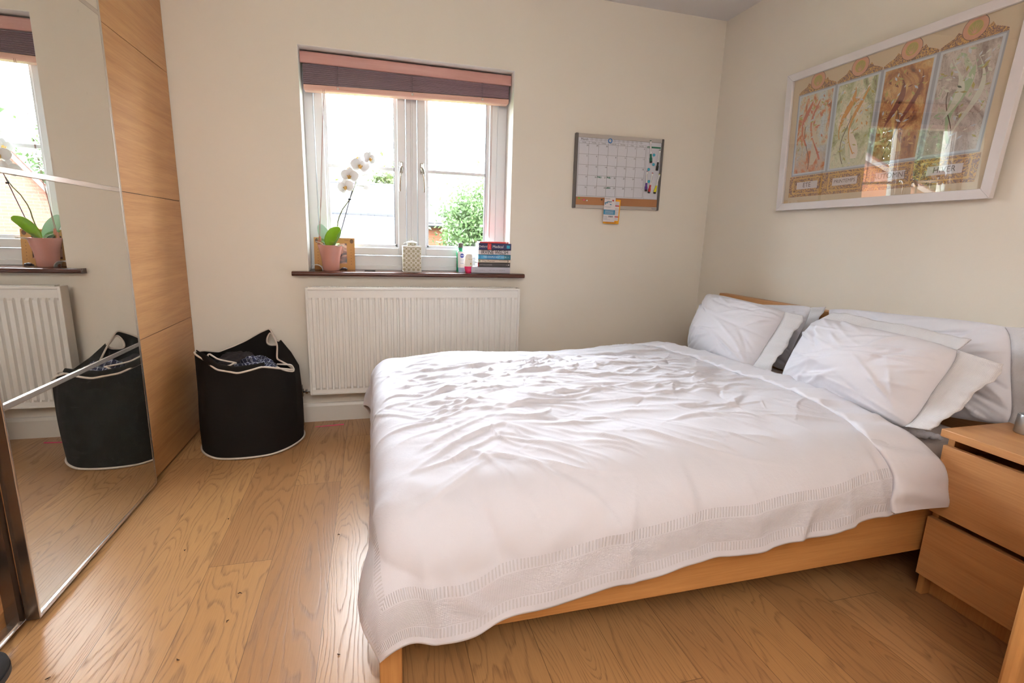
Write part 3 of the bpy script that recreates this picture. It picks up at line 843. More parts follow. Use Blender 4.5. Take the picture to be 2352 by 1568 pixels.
# pillows
def flange_mat():
    m, nt, b = nt_of('white_knitted_border')
    tc = node(nt, 'ShaderNodeTexCoord')
    sp = node(nt, 'ShaderNodeSeparateXYZ', {0: tc.outputs['Object']})
    k = 2*PI/.007
    s1 = mth(nt, 'SINE', mth(nt, 'MULTIPLY', mth(nt, 'ADD', sp.outputs[1], sp.outputs[2]), k))
    s2 = mth(nt, 'SINE', mth(nt, 'MULTIPLY', mth(nt, 'SUBTRACT', sp.outputs[1], sp.outputs[2]), k))
    h = mth(nt, 'MULTIPLY', s1, s2)
    bp = node(nt, 'ShaderNodeBump', {'Height': h, 'Strength': .35, 'Distance': .001})
    nt.links.new(bp.outputs[0], b.inputs['Normal'])
    c = mixc(nt, mth(nt, 'MULTIPLY', mth(nt, 'MAXIMUM', mth(nt, 'MULTIPLY', h, -1), 0), .5), s2l((216, 214, 218)), s2l((186, 182, 181)))
    nt.links.new(c, b.inputs['Base Color']); b.inputs['Roughness'].default_value = .85
    return m
M['flange'] = flange_mat()
def pillow(c00, c10, c01, c11, T, label, seed, fl_r=None, fl_t=None, back=.8, name='pillow'):
    """c00 bottom far, c10 bottom near, c01 top far, c11 top near; fl_r / fl_t = outer corners of the flanges"""
    rg = np.random.RandomState(seed)
    C = [np.array(c, float) for c in (c00, c10, c01, c11)]
    n = 90
    u = np.linspace(0, 1, n); U, V = np.meshgrid(u, u, indexing='ij')
    def bil(U, V): return (C[0]*((1-U)*(1-V))[..., None]+C[1]*(U*(1-V))[..., None]+C[2]*((1-U)*V)[..., None]+C[3]*(U*V)[..., None])
    nrm = np.cross(C[1]-C[0], C[2]-C[0]); nrm /= np.linalg.norm(nrm)
    if nrm[0] > 0: nrm = -nrm
    fx = np.clip(1-np.abs(2*U-1)**2.3, 0, 1)**.6; fz = np.clip(1-np.abs(2*V-1)**2.3, 0, 1)**.6
    f = fx*fz
    # pinch of the edges between the corners
    Up = U+.035*(.5-U)*2*np.sin(PI*V)*np.abs(2*U-1)**3; Vp = V+.03*(.5-V)*2*np.sin(PI*U)*np.abs(2*V-1)**3
    # rounded corners
    rr = (np.abs(2*U-1)*np.abs(2*V-1))**3*.055
    Up = Up+(.5-U)*2*rr; Vp = Vp+(.5-V)*2*rr
    Bp = bil(Up, Vp)
    h = np.zeros_like(U)
    for _ in range(48):
        cu, cv = rg.rand(2); kx = rg.choice([0, 1]); ky = rg.choice([0, 1])
        if rg.rand() < .7: cu, cv = kx+(.5-kx)*rg.uniform(.1, .9), ky+(.5-ky)*rg.uniform(.1, .9)
        ang = math.atan2(.5-ky, (.5-kx)*1.2)+rg.normal(0, .35); L = rg.uniform(.15, .4); w = rg.uniform(.010, .025)
        du, dv_ = U-cu, V-cv; c, s_ = math.cos(ang), math.sin(ang)
        p = du*c+dv_*s_; q = -du*s_+dv_*c-.3*p*p
        h += rg.uniform(.004, .012)*(1 if rg.rand() > .35 else -1)*np.exp(-(p/L)**2*3)*np.exp(-np.abs(q/w)**1.6)
    for _ in range(8):
        cu, cv, w = rg.rand(), rg.rand(), rg.uniform(.1, .25)
        h += rg.uniform(-.008, .010)*np.exp(-((U-cu)**2+(V-cv)**2)/w**2)
    ed = np.clip(f*3, 0, 1)
    F = Bp+nrm*(T*f+h*ed)[..., None]; Bk = Bp-nrm*(T*back*f+.0015)[..., None]
    th_ = Thing(name, label, 'pillow', tuple((C[0]+C[1])/2), 'white pillows leaning at the headboard')
    mb = MB().grid(F).grid(Bk[::-1])
    th_.part('pillow_body', mb, M['cotton'], smooth=180)
    def flange(A, B, A2, B2, row):
        m_ = n; G = np.zeros((m_, 8, 3)); t = np.linspace(0, 1, m_)
        for j in range(8):
            s_ = j/7
            I = row; O = np.array(A2)+(np.array(B2)-np.array(A2))*t[:, None]
            O = O + (row-(A+(B-A)*t[:, None]))*.8
            G[:, j] = I*(1-s_)+O*s_ + nrm*(.0015+.007*s_*np.sin(t*15+seed)+.0025*s_*np.sin(t*47))[:, None]
        o = th_.part('flange', MB().grid(G), M['flange'], smooth=180)
        o.modifiers.new('s', 'SOLIDIFY').thickness = .003
    if fl_r: flange(C[1], C[3], fl_r[0], fl_r[1], Bp[-1])
    if fl_t: flange(C[2], C[3], fl_t[0], fl_t[1], Bp[:, -1])
    return th_
# back pair first
pillow(at(1700, 800, 'x', -.16), at(1800, 860, 'x', -.16), at(1690, 695, 'x', -.115), at(1880, 697, 'x', -.12), .035, 'white pillow mostly hidden, its ruffled corner showing between the two front pillows', 21,
       fl_r=(at(1815, 870, 'x', -.17), at(1910, 697, 'x', -.13)), back=.5)
pillow(at(1950, 925, 'x', -.22), at(2345, 992, 'x', -.22), at(1884, 698, 'x', -.13), at(2345, 741, 'x', -.13), .06, 'white pillow at the back by the bedside drawers, behind the big front one', 22,
       fl_r=(at(2390, 1000, 'x', -.23), at(2400, 745, 'x', -.14)), back=.45)
pillow(at(1570, 803, 'x', -.47), at(1722, 868, 'x', -.49), at(1622, 668, 'x', -.26), at(1822, 712, 'x', -.25), .105, 'smooth white pillow at the front in the corner by the window wall', 23,
       fl_r=(at(1765, 870, 'x', -.49), at(1862, 722, 'x', -.24)), back=.7)
pillow(at(1778, 882, 'x', -.48), at(2095, 1000, 'x', -.50), at(1872, 722, 'x', -.30), at(2232, 800, 'x', -.30), .115, 'large white pillow at the front nearest the bedside drawers', 24,
       fl_r=(at(2150, 1003, 'x', -.49), at(2338, 838, 'x', -.27)), fl_t=(at(1900, 708, 'x', -.27), at(2262, 778, 'x', -.27)), back=.7)

# ------------------------------------------------------------------ bedside drawers
ns = Thing('bedside_drawers', 'oak two-drawer bedside chest between the bed and the right foreground', 'bedside table', (-.25, -2.105, 0))
NY0, NY1 = -2.305, -1.905
cs = MB().box(-.462, -.01, NY0, NY0+.018, 0, .527).box(-.462, -.01, NY1-.018, NY1, 0, .527).box(-.03, -.01, NY0, NY1, .03, .527)
cs.box(-.45, -.01, NY0+.018, NY1-.018, .055, .07).box(-.432, -.418, NY0+.018, NY1-.018, 0, .07).box(-.462, -.01, NY0+.018, NY1-.018, .515, .527)
ns.part('carcass', cs, M['oakz'], bevel=.001)
ns.part('top', MB().box(-.500, -.002, NY0-.001, NY1+.001, .527, .550), M['oak'], bevel=.0015)
ns.part('drawer', MB().box(-.482, -.464, NY0+.001, NY1-.001, .285, .498).box(-.464, -.10, NY0+.03, NY1-.03, .30, .470), M['oak'], bevel=.001)
ns.part('drawer', MB().box(-.482, -.464, NY0+.001, NY1-.001, .072, .266).box(-.464, -.10, NY0+.03, NY1-.03, .09, .245), M['oak'], bevel=.001)

cup = Thing('metal_cup', 'small pale metal cup on the bedside drawers at the right edge', 'cup', (-.285, -1.985, .55))
cm = MB().lathe([(.0, 0), (.026, 0), (.028, .003), (.027, .050), (.025, .056), (.022, .056), (.022, .01), (0, .01)], (-.285, -1.985, .5505), 24)
cup.part('cup_body', cm, plain('pale_metal', (196, 202, 208), .3, metal=.6), smooth=40)
ca = MB().tube([(-.16, -1.906, .553), (-.155, -1.915, .556), (-.135, -1.93, .575), (-.11, -1.95, .585), (-.125, -1.975, .570), (-.14, -2.00, .556)], .0035, 8)
co = build('cable', ca, M['blackgrain'], None, (-.12, -1.93, .553), smooth=180); tag(co, 'thin black cable looping over the back of the bedside drawers', 'cable')
wf = Thing('wooden_photo_frame', 'dark brown wooden object leaning at the wall behind the bedside drawers', 'frame', (-.06, -2.02, .55))
wf.part('frame', MB().prism([(-.115, -1.948, .551), (-.10, -1.948, .551), (-.012, -1.985, .80), (-.027, -1.985, .80)], (0, -.16, 0)), plain('dark_brown_wood', (66, 30, 18), .35), bevel=.003)

dk = Thing('oak_desk', 'close oak furniture end panel at the right edge of the photo', 'desk', (-.55, -2.36, 0))
dk.part('end_panel', MB().box(-.838, -.06, -2.345, -2.318, 0, .70), M['oakz'], bevel=.008)
dk.part('desktop', MB().box(-.838, -.04, -3.35, -2.318, .70, .728), M['oak'], bevel=.006)
dk.part('end_panel', MB().box(-.838, -.06, -3.35, -3.323, 0, .70), M['oakz'], bevel=.008)
dk.part('back_panel', MB().box(-.10, -.085, -3.32, -2.346, .30, .70), M['oak'])

# ------------------------------------------------------------------ things on the floor
sh = Thing('black_shoe', 'black shoe toe poking in at the lower left corner by the wardrobe', 'shoe', (-3.006, -1.708, 0), rot=(0, 0, math.radians(91)))
n1, n2 = 30, 20; P_ = np.zeros((n1, n2, 3))
for i in range(n1):
    t = i/(n1-1); x = -.14+.27*t
    w = .043*(1-abs((t-.72)/.72)**3*.25) if t < .72 else .043*math.sqrt(max(0, 1-((t-.72)/.28)**2))
    w = max(w, .0005)*(1 if t > .08 else .55+.45*math.sqrt(max(0, 1-((.08-t)/.08)**2)))
    hgt = .075-.045*t if t < .8 else (.039)*math.sqrt(max(.0, 1-((t-.8)/.2)**2.6))+.0005
    for j in range(n2):
        a = PI*j/(n2-1)
        P_[i, j] = (x, -w*math.cos(a), .014+hgt*math.sin(a)**.7)
sh.part('upper', MB().grid(P_), plain('black_suede', (30, 30, 32), .75, bump=.3, bscale=300), local=True, smooth=180)
so2 = MB(); pts = []
for i in range(n1): pts.append((P_[i, 0][0], P_[i, 0][1]*1.06, .0005))
for i in range(n1-1, -1, -1): pts.append((P_[i, -1][0], P_[i, -1][1]*1.06, .0005))
so2.prism(pts, (0, 0, .016))
sh.part('sole', so2, M['blackgrain'], local=True)
a_, b_ = at(724, 980, 'z', .002), at(790, 974, 'z', .002)
pk = MB().tube([a_, b_], [.0015, .003], 6)
po = build('pink_ribbon', pk, plain('pink', (226, 66, 120), .6), None, a_); tag(po, 'thin pink strip lying on the floor by the skirting under the radiator', 'ribbon')
cr_ = plain('brown_crumb', (70, 46, 30), .9)
CL = ['dark crumb on the floor nearest the duvet corner, left of the bed leg', 'dark crumb on the floor just below and left of the one by the plank joint', 'dark crumb on the bright floor near the bottom edge', 'dark crumb on the floor beside the shoe at the lower left', 'dark crumb on the floor in front of the hamper', 'dark crumb on the floor close to the hanging duvet edge, farthest right', 'dark crumb on the floor between mirror door and plank joint', 'dark crumb at the bottom of the open floor, next to the hanging duvet corner']
for i, (x, y, s_) in enumerate(((551, 1363, .006), (523, 1427, .005), (409, 1515, .005), (110, 1558, .005), (524, 1192, .004), (778, 1228, .004), (425, 1264, .004), (778, 1503, .004))):
    c = at(x, y, 'z', .001)
    o = build('floor_crumb', MB().tube([(-s_, 0, 0), (0, s_*.4, .001), (s_, -s_*.2, 0)], [.0008, .0018, .0008], 6), cr_, None, (0, 0, 0)); o.location = c+Vector((0, 0, .0012)); o.rotation_euler = (0, 0, i*1.3)
    tag(o, CL[i], 'crumb', 'dark crumbs scattered on the oak floor')

# ------------------------------------------------------------------ framed poster
PT = [Vector((-.022, -.631, 1.245)), Vector((-.022, -1.604, 1.247)), Vector((-.048, -.618, 1.905)), Vector((-.048, -1.650, 1.897))]
pn = (PT[2]-PT[0]).cross(PT[1]-PT[0]).normalized()
if pn.x > 0: pn = -pn
def pp(u, v, d=0): return PT[0]*((1-u)*(1-v))+PT[1]*(u*(1-v))+PT[2]*((1-u)*v)+PT[3]*(u*v)+pn*d
ps = Thing('framed_poster', 'wide white-framed art print of four tall panels on the right wall over the bed', 'picture', (-.02, -1.12, 1.245))
fw_u, fw_v = .036, .053
fm = MB()
def pbox(mb, u0, u1, v0, v1, d0, d1, mi=0, mit=None):
    q = [pp(u0, v0, d0), pp(u1, v0, d0), pp(u1, v1, d0), pp(u0, v1, d0)]
    w = [pp(u0, v0, d1), pp(u1, v0, d1), pp(u1, v1, d1), pp(u0, v1, d1)]
    mb.add(q+w, [(3,2,1,0),(4,5,6,7),(0,1,5,4),(1,2,6,5),(2,3,7,6),(3,0,4,7)], mi)
def frame_side(o0, o1, i1, i0):
    mb = MB(); q = [pp(*o0, -.010), pp(*o1, -.010), pp(*i1, -.010), pp(*i0, -.010)]; w = [pp(*o0, .012), pp(*o1, .012), pp(*i1, .012), pp(*i0, .012)]
    return mb.add(q+w, [(3,2,1,0),(4,5,6,7),(0,1,5,4),(1,2,6,5),(2,3,7,6),(3,0,4,7)])
a0, a1, c0, c1 = fw_u, 1-fw_u, fw_v, 1-fw_v
wfm = plain('white_painted_frame', (226, 222, 224), .4)
for o0, o1, i1, i0 in (((0,0),(1,0),(a1,c0),(a0,c0)), ((1,0),(1,1),(a1,c1),(a1,c0)), ((1,1),(0,1),(a0,c1),(a1,c1)), ((0,1),(0,0),(a0,c0),(a0,c1))):
    ps.part('frame_rail', frame_side(o0, o1, i1, i0), wfm, bevel=.0015)
bk_ = MB(); pbox(bk_, .005, .995, .008, .992, -.012, -.002)
ps.part('mount_board', bk_, plain('beige_mount', (206, 188, 160), .85, var=.02))
gl_ = MB().add([pp(a0-.002, c0-.003, .006), pp(a1+.002, c0-.003, .006), pp(a1+.002, c1+.003, .006), pp(a0-.002, c1+.003, .006)], [(0, 1, 2, 3)])
LOWC = [(196, 120, 72), (206, 210, 186), (138, 96, 66), (200, 196, 196)]
def art_mat(name, cols, seed, sc=1.0):
    m, nt, b = nt_of(name)
    tc = node(nt, 'ShaderNodeTexCoord')
    mp = node(nt, 'ShaderNodeMapping', {'Vector': tc.outputs['Object'], 'Location': (seed*3.1, seed*1.7, 0), 'Scale': (1, 1.25, .8)})
    n1 = node(nt, 'ShaderNodeTexNoise', {'Vector': mp.outputs[0], 'Scale': 9*sc, 'Detail': 6, 'Roughness': .62, 'Distortion': 1.6})
    c = ramp(nt, n1.outputs[0], [(p, s2l(q)) for p, q in cols])
    sz_ = node(nt, 'ShaderNodeSeparateXYZ', {0: tc.outputs['Object']})
    n5 = node(nt, 'ShaderNodeTexNoise', {'Vector': mp.outputs[0], 'Scale': 5*sc, 'Detail': 3})
    zf = mth(nt, 'ADD', sz_.outputs[2], mth(nt, 'MULTIPLY', n5.outputs[0], .25))
    low = ramp(nt, mth(nt, 'SUBTRACT', 1.0, mth(nt, 'MULTIPLY', mth(nt, 'SUBTRACT', zf, .22), 4.0)), [(.2, (0, 0, 0)), (.8, (1, 1, 1))])
    c = mixc(nt, mth(nt, 'MULTIPLY', low, .55), c, s2l(LOWC[seed-1]))
    n2 = node(nt, 'ShaderNodeTexNoise', {'Vector': mp.outputs[0], 'Scale': 26*sc, 'Detail': 2, 'Distortion': 2.5})
    ln_ = mth(nt, 'LESS_THAN', mth(nt, 'ABSOLUTE', mth(nt, 'SUBTRACT', n2.outputs[0], .5)), .012)
    c = mixc(nt, mth(nt, 'MULTIPLY', ln_, .45), c, s2l((92, 76, 62)))
    nt.links.new(c, b.inputs['Base Color']); b.inputs['Roughness'].default_value = .7
    return m
# positions of the four panels from left to right along the wall: u as seen from the bed
def uu(y): return (-.631-y)/.973
PU = [uu(-.700), uu(-.905), uu(-1.113), uu(-1.322), uu(-1.530)]
V0, V1, V2 = .095, .262, .825
pal = [
 [(.30, (120, 78, 60)), (.42, (206, 128, 78)), (.50, (206, 200, 176)), (.62, (196, 208, 214)), (.8, (216, 214, 200))],
 [(.28, (112, 92, 74)), (.42, (170, 178, 132)), (.52, (208, 210, 184)), (.64, (222, 208, 182)), (.8, (186, 196, 190))],
 [(.28, (96, 58, 42)), (.42, (160, 102, 58)), (.54, (196, 150, 92)), (.66, (214, 190, 132)), (.8, (150, 120, 80))],
 [(.28, (120, 98, 92)), (.42, (176, 166, 158)), (.54, (206, 196, 190)), (.64, (178, 196, 166)), (.8, (214, 206, 204))]]
# plain generic stand-in shapes: a pale drapery swirl on mottled foliage in every panel
swirl = [[(206, 196, 176), (190, 110, 84)], [(226, 216, 204), (206, 150, 78)], [(200, 164, 100), (120, 62, 44)], [(164, 188, 152), (206, 210, 196)]]
bl_line = plain('grey_blue_border', (158, 164, 176), .7)
lt_line = plain('pale_blue_border', (196, 204, 210), .7)
words = ['ÉTÉ', 'PRINTEMPS', 'AUTOMNE', 'HIVER']
def gold_mat():
    m, nt, b = nt_of('gold_ornament_print')
    tc = node(nt, 'ShaderNodeTexCoord')
    n1 = node(nt, 'ShaderNodeTexNoise', {'Vector': tc.outputs['Object'], 'Scale': 42, 'Detail': 1, 'Distortion': 3.0})
    c = ramp(nt, n1.outputs[0], [(.40, s2l((122, 88, 74))), (.45, s2l((202, 156, 80))), (.53, s2l((214, 170, 98))), (.56, s2l((130, 96, 84)))])
    nt.links.new(c, b.inputs['Base Color']); b.inputs['Roughness'].default_value = .7
    return m
gold = gold_mat(); gold_l = plain('ochre_print', (206, 164, 92), .7)
rose = plain('rose_medallion', (206, 152, 122), .7, var=.1, vscale=60); mossy = plain('moss_print', (170, 160, 84), .7, var=.2, vscale=80)
plate = plain('pale_plate', (210, 202, 202), .7); brink = plain('brown_letter', (84, 66, 52), .7)
rp = lambda mb, u0, u1, v0, v1, d, mi=0: mb.add([pp(u0, v0, d), pp(u1, v0, d), pp(u1, v1, d), pp(u0, v1, d)], [(0, 1, 2, 3)], mi)
ud = lambda u, v: (pp(u+.01, v)-pp(u, v)).normalized()
vd = lambda u, v: (pp(u, v+.01)-pp(u, v)).normalized()
PAN = []
for i in range(4):
    u0, u1 = PU[i], PU[i+1]; w = u1-u0
    pm = MB()
    mats = [bl_line, lt_line, art_mat('mottled_print', pal[i], i+1), plain('drapery_print', swirl[i][0], .7, var=.08, vscale=40), plain('foliage_print', swirl[i][1], .7, var=.12, vscale=50), brink, gold, gold_l, rose, mossy, plate]
    rp(pm, u0, u1, V1-.012, V2+.008, -.0015, 0); rp(pm, u0+w*.03, u1-w*.03, V1-.004, V2, -.0012, 1); rp(pm, u0+w*.07, u1-w*.07, V1+.008, V2-.012, -.0009, 2)
    # generic flowing ribbon shapes
    for k, (cx_, am, wd, mi, ph, va, vb) in enumerate(((.50, .13, .13, 3, .4+i, .10, .80), (.62, .18, .05, 4, 2.2+i, .15, .9), (.38, .10, .04, 5, 1.1+i*2, .05, .6), (.34, .14, .07, 4, 3+i, .35, .92))):
        L, Rr = [], []; nseg = 26
        for q in range(nseg+1):
            t = q/nseg; v = V1+(V2-V1)*(va+(vb-va)*t)
            c_ = u0+w*(cx_+am*math.sin(t*4.2+ph)); hw = w*wd*math.sin(PI*min(1, t*.9+.1))**.6*(.6+.4*math.sin(t*6+ph))
            if mi == 5: hw = w*.008
            lo_, hi_ = u0+w*.08, u1-w*.08
            L.append(pp(max(lo_, min(hi_, c_-hw)), v, -.0007+k*.0001)); Rr.append(pp(max(lo_, min(hi_, c_+hw)), v, -.0007+k*.0001))
        fs = [(q, q+1, nseg+1+q+1, nseg+1+q) for q in range(nseg)]
        pm.add(L+Rr, fs, mi)
    rq_ = np.random.RandomState(40+i)
    for q in range(70):
        cu_, cw2 = u0+w*rq_.uniform(.12, .88), V1+(V2-V1)*rq_.beta(2.2, 1.4)*.94+.012
        a = rq_.uniform(0, PI); L_ = w*rq_.uniform(.03, .07); e = (math.cos(a), math.sin(a)*1.4)
        pm.add([pp(cu_-L_*e[0], cw2-L_*e[1], -.0004), pp(cu_+L_*.3*e[1], cw2-L_*.4*e[0], -.0004), pp(cu_+L_*e[0], cw2+L_*e[1], -.0004), pp(cu_-L_*.3*e[1], cw2+L_*.4*e[0], -.0004)], [(0, 1, 2, 3)], (3, 4, 9, 1)[q % 4])
    # lower ornamental band with its name plate
    rp(pm, u0-w*.03, u1+w*.03, V0, V1-.016, -.0015, 6); rp(pm, u0+w*.08, u1-w*.08, V0+.02, V1-.03, -.0012, 7)
    rp(pm, u0+w*.11, u1-w*.11, V0+.028, V1-.038, -.0011, 6); rp(pm, u0+w*.20, u1-w*.20, V0+.055, V1-.06, -.0008, 10)
    for s_ in (0, 1):
        for dd in (.0, .035):
            A = (u0+w*(.11+dd)) if s_ == 0 else (u1-w*(.11+dd)); B = (u0+w*(.30+dd)) if s_ == 0 else (u1-w*(.30+dd))
            pm.add([pp(A, V0+.03, -.0006), pp(A+.004, V0+.03, -.0006), pp(B+.004, V0+.055, -.0006), pp(B, V0+.055, -.0006)], [(0, 1, 2, 3)], 7)
            pm.add([pp(A, V1-.04, -.0006), pp(A+.004, V1-.04, -.0006), pp(B+.004, V1-.06, -.0006), pp(B, V1-.06, -.0006)], [(0, 1, 2, 3)], 7)
    um, vm = (u0+u1)/2, (V0+V1)/2-.002
    text(pm, words[i], .030 if i != 1 else .022, pp(um, vm, -.0006), ud(um, vm), vd(um, vm), 5)
    # top crest: stepped arch with a round medallion
    pts = []
    for q in range(21):
        t = q/20*2-1
        hh = .012+.075*max(0, 1-abs(t)**.75*1.0)**.8 + (.018 if .42 < abs(t) < .52 else 0)
        pts.append(pp(um+t*w*.49, V2+.01+hh, -.0012))
    nb_ = len(pts); lowp = [pp(um+(q/20*2-1)*w*.49, V2+.008, -.0012) for q in range(21)]
    pm.add(lowp+pts, [(q, q+1, nb_+q+1, nb_+q) for q in range(20)], 6)
    asp = .66/1.0
    for rr, mi, dz in ((.19, 5, -.0010), (.182, 8, -.0008), (.115, 7, -.0006), (.105, 9, -.0005)):
        pm.add([pp(um+w*rr*math.cos(2*PI*q/36), V2+.075+w*rr*1.48*math.sin(2*PI*q/36), dz) for q in range(36)], [tuple(range(36))], mi)
    for q in range(7):
        a = PI*(.1+.8*q/6)
        pm.add([pp(um+.002, V2+.045, -.0004), pp(um-.002, V2+.045, -.0004), pp(um+w*.15*math.cos(a), V2+.055+w*.22*math.sin(a), -.0004)], [(0, 1, 2)], 8)
    ps.part('art_panel', pm, mats)
ps.part('glass', gl_, M['pglass'])

# ------------------------------------------------------------------ whiteboard calendar
CQ = [Vector((-.944, -.016, 1.248)), Vector((-.367, -.016, 1.256)), Vector((-.949, -.016, 1.672)), Vector((-.368, -.016, 1.679))]
def cc(u, v, d=0): return CQ[0]*((1-u)*(1-v))+CQ[1]*(u*(1-v))+CQ[2]*((1-u)*v)+CQ[3]*(u*v)+Vector((0, -d, 0))
cu, cv_ = (CQ[1]-CQ[0]).normalized(), (CQ[2]-CQ[0]).normalized()
cl = Thing('whiteboard_calendar', 'magnetic whiteboard month planner with cork strip on the wall right of the window', 'calendar', (-.656, -.01, 1.25))
def cbox(mb, u0, u1, v0, v1, d0, d1, mi=0):
    q = [cc(u0, v0, d0), cc(u1, v0, d0), cc(u1, v1, d0), cc(u0, v1, d0)]; w = [cc(u0, v0, d1), cc(u1, v0, d1), cc(u1, v1, d1), cc(u0, v1, d1)]
    return mb.add(q+w, [(3,2,1,0),(4,5,6,7),(0,1,5,4),(1,2,6,5),(2,3,7,6),(3,0,4,7)], mi)
cl.part('writing_surface', cbox(MB(), .01, .99, .02, .98, -.016, 0), M['whiteboard'])
cl.part('side_trim', cbox(MB(), .0, .030, 0, 1, -.016, .008), M['greyp'], bevel=.004)
cl.part('side_trim', cbox(MB(), .975, 1.0, 0, 1, -.016, .008), M['greyp'], bevel=.004)
cl.part('top_trim', cbox(MB(), .03, .975, .945, .997, -.016, .005), M['silver'], bevel=.001)
cl.part('bottom_trim', cbox(MB(), .03, .975, .004, .048, -.016, .005), M['silver'], bevel=.001)
cl.part('cork_strip', cbox(MB(), .03, .975, .048, .156, -.010, .002), M['cork'])
gd = MB()
gu0, gu1, gv0, gv1 = .043, .795, .172, .870
def hl_(v, u0, u1, t=.0016): cbox(gd, u0, u1, v-t, v+t, .0002, .0006)
def vl_(u, v0, v1, t=.0012): cbox(gd, u-t, u+t, v0, v1, .0002, .0006)
for k in range(6): hl_(gv0+(gv1-gv0)*k/5, gu0, gu1)
hl_(.898, gu0, gu1, .001)
for k in range(8): vl_(gu0+(gu1-gu0)*k/7, gv0, .898 if k in (0, 7) else .898)
for v in (.160, .885): hl_(v, .808, .968, .001)
for u in (.808, .968): vl_(u, .160, .885, .0008)
hl_(.925, .15, .76, .0008)
cl.part('printed_grid', gd, M['lineink'])
cbn = MB(); cbox(cbn, .808, .968, .868, .890, .0003, .0010)
cl.part('printed_banner', cbn, M['greenink'])
tx = MB()
cdir = (1, 0, 0); 
def ct(body, sz, u, v, mi=0, al='CENTER', bold=0): text(tx, body, sz, cc(u, v, .0008), cu, cv_, mi, al, .0004, bold)
ct('Month', .0175, .10, .922)
days = ['Sunday', 'Monday', 'Tuesday', 'Wednesday', 'Thursday', 'Friday', 'Saturday']
cw_, rh_ = (gu1-gu0)/7, (gv1-gv0)/5
for i, dname in enumerate(days): ct(dname, .0085, gu0+cw_*(i+.5), .884)
for i in range(12): ct(str(i+1), .008, .178+i*.0505, .925)
ct('Notes', .008, .826, .879, 2)
nums = [28, 29, 30, 1, 2, 3, 4]+list(range(5, 32))+[1]
for q in range(35):
    i, j = q % 7, q//7
    ct(str(nums[q]), .0125, gu0+cw_*(i+.84), gv1-rh_*(j+.17), 0, 'CENTER', .0)
ct('PHIL?', .0120, gu0+cw_*2.24, gv1-rh_*3.15, 1, 'CENTER', .0005); ct('PHIL?', .0120, gu0+cw_*3.24, gv1-rh_*3.15, 1, 'CENTER', .0005); ct('LEEDS', .0110, gu0+cw_*3.22, gv1-rh_*4.15, 1, 'CENTER', .0005)
text(tx, 'Quartet', .010, cc(.94, .026, .0055), cu, cv_, 0)
cl.part('lettering', tx, [M['ink'], M['greenink'], M['white']])
rg_ = MB()
for i in range(12):
    c = cc(.178+i*.0505, .925, .0008)
    rg_.tube([c+cu*(.0072*math.cos(2*PI*k/20))+cv_*(.0072*math.sin(2*PI*k/20)) for k in range(20)], .0004, 4, closed=True)
cl.part('month_rings', rg_, M['lineink'])
def cpt(px, py, d=.0): 
    p = at(px, py, 'y', -.018-d); return p
# ring magnet round the fifth month
c = cc(.178+4*.0505, .925, .003)
o = build('ring_magnet', MB().tube([c+cu*(.0115*math.cos(2*PI*k/24))+cv_*(.0115*math.sin(2*PI*k/24)) for k in range(24)], .0028, 8, closed=True), plain('blue_plastic', (54, 120, 190), .4), None, c, smooth=180)
tag(o, 'blue ring magnet circling the fifth month on the whiteboard', 'magnet')
Z = lambda x, y: (1400+x/8.25, 330+y/8.25)      # a close crop of the board in photo pixels
mg = plain('turquoise_glass', (70, 176, 206), .2)
for (x, y), lab in (((840, 215), 'round turquoise magnet right of the green marker, topmost of the four'), ((831, 395), 'round turquoise magnet below the green marker cap'), ((740, 487), 'round turquoise magnet just above the purple marker'), ((742, 716), 'round turquoise magnet between the purple and red markers, lowest of the four')):
    p = cpt(*Z(x, y))
    t_ = Thing('round_magnet', lab, 'magnet', p, 'turquoise magnets on the whiteboard')
    mb = MB().lathe([(.0082, 0), (.0086, .002), (.0080, .0042), (.0062, .0050), (.0050, .0040), (0, .0046)], (0, 0, 0), 24)
    mb.v = [(v[0], -v[2], v[1]) for v in mb.v]
    t_.part('magnet_body', mb, mg, local=True, smooth=50)
def marker(tail, head, col, tailcol, lab):
    a, b = cpt(*Z(*tail), .006), cpt(*Z(*head), .006)
    ax = (b-a); L = ax.length; ax.normalize()
    t_ = Thing('whiteboard_marker', lab, 'marker pen', a, 'marker pens stuck to the whiteboard')
    P = lambda s_: ax*(s_*L)
    r = .0052
    t_.part('barrel', MB().tube([P(.035), P(.62)], r, 14), M['white'], local=True, smooth=50)
    t_.part('tail_plug', MB().tube([P(0), P(.012), P(.034)], [r*.7, r, r], 14), tailcol, local=True, smooth=50)
    cap = t_.part('cap', MB().tube([P(.60), P(.61), P(.76), P(.78), P(.93), P(.935)], [r*1.0, r*1.12, r*1.12, r*1.55, r*1.6, r*1.3], 14), col, local=True, smooth=50)
    t_.part('eraser', MB().tube([P(.935), P(.995), P(1.0)], [r*1.5, r*1.5, r*1.3], 14), M['blackgrain'], parent=cap, local=True, smooth=50)
    side = ax.cross(Vector((0, -1, 0)))
    tm = MB().add([P(.15)+Vector((0, -r-.0003, 0))-side*.001, P(.50)+Vector((0, -r-.0003, 0))-side*.001, P(.50)+Vector((0, -r-.0003, 0))+side*.0008, P(.15)+Vector((0, -r-.0003, 0))+side*.0008], [(0, 1, 2, 3)])
    t_.part('printed_label', tm, M['lineink'], local=True)
gp = plain('green_plastic', (14, 104, 76), .4); kp = plain('black_plastic', (40, 38, 36), .4); pu = plain('purple_plastic', (88, 44, 134), .4); rp_ = plain('red_plastic', (178, 34, 44), .4); yp = plain('yellow_plastic', (222, 220, 40), .4)
marker((779, -60), (784, 362), gp, gp, 'white marker pen with a green cap, at the top left of the notes column')
marker((954, 118), (896, 508), kp, kp, 'white marker pen with a black cap, slanting at the right edge of the notes column')
marker((714, 515), (690, 896), pu, pu, 'white marker pen with a purple cap, lower left of the notes column')
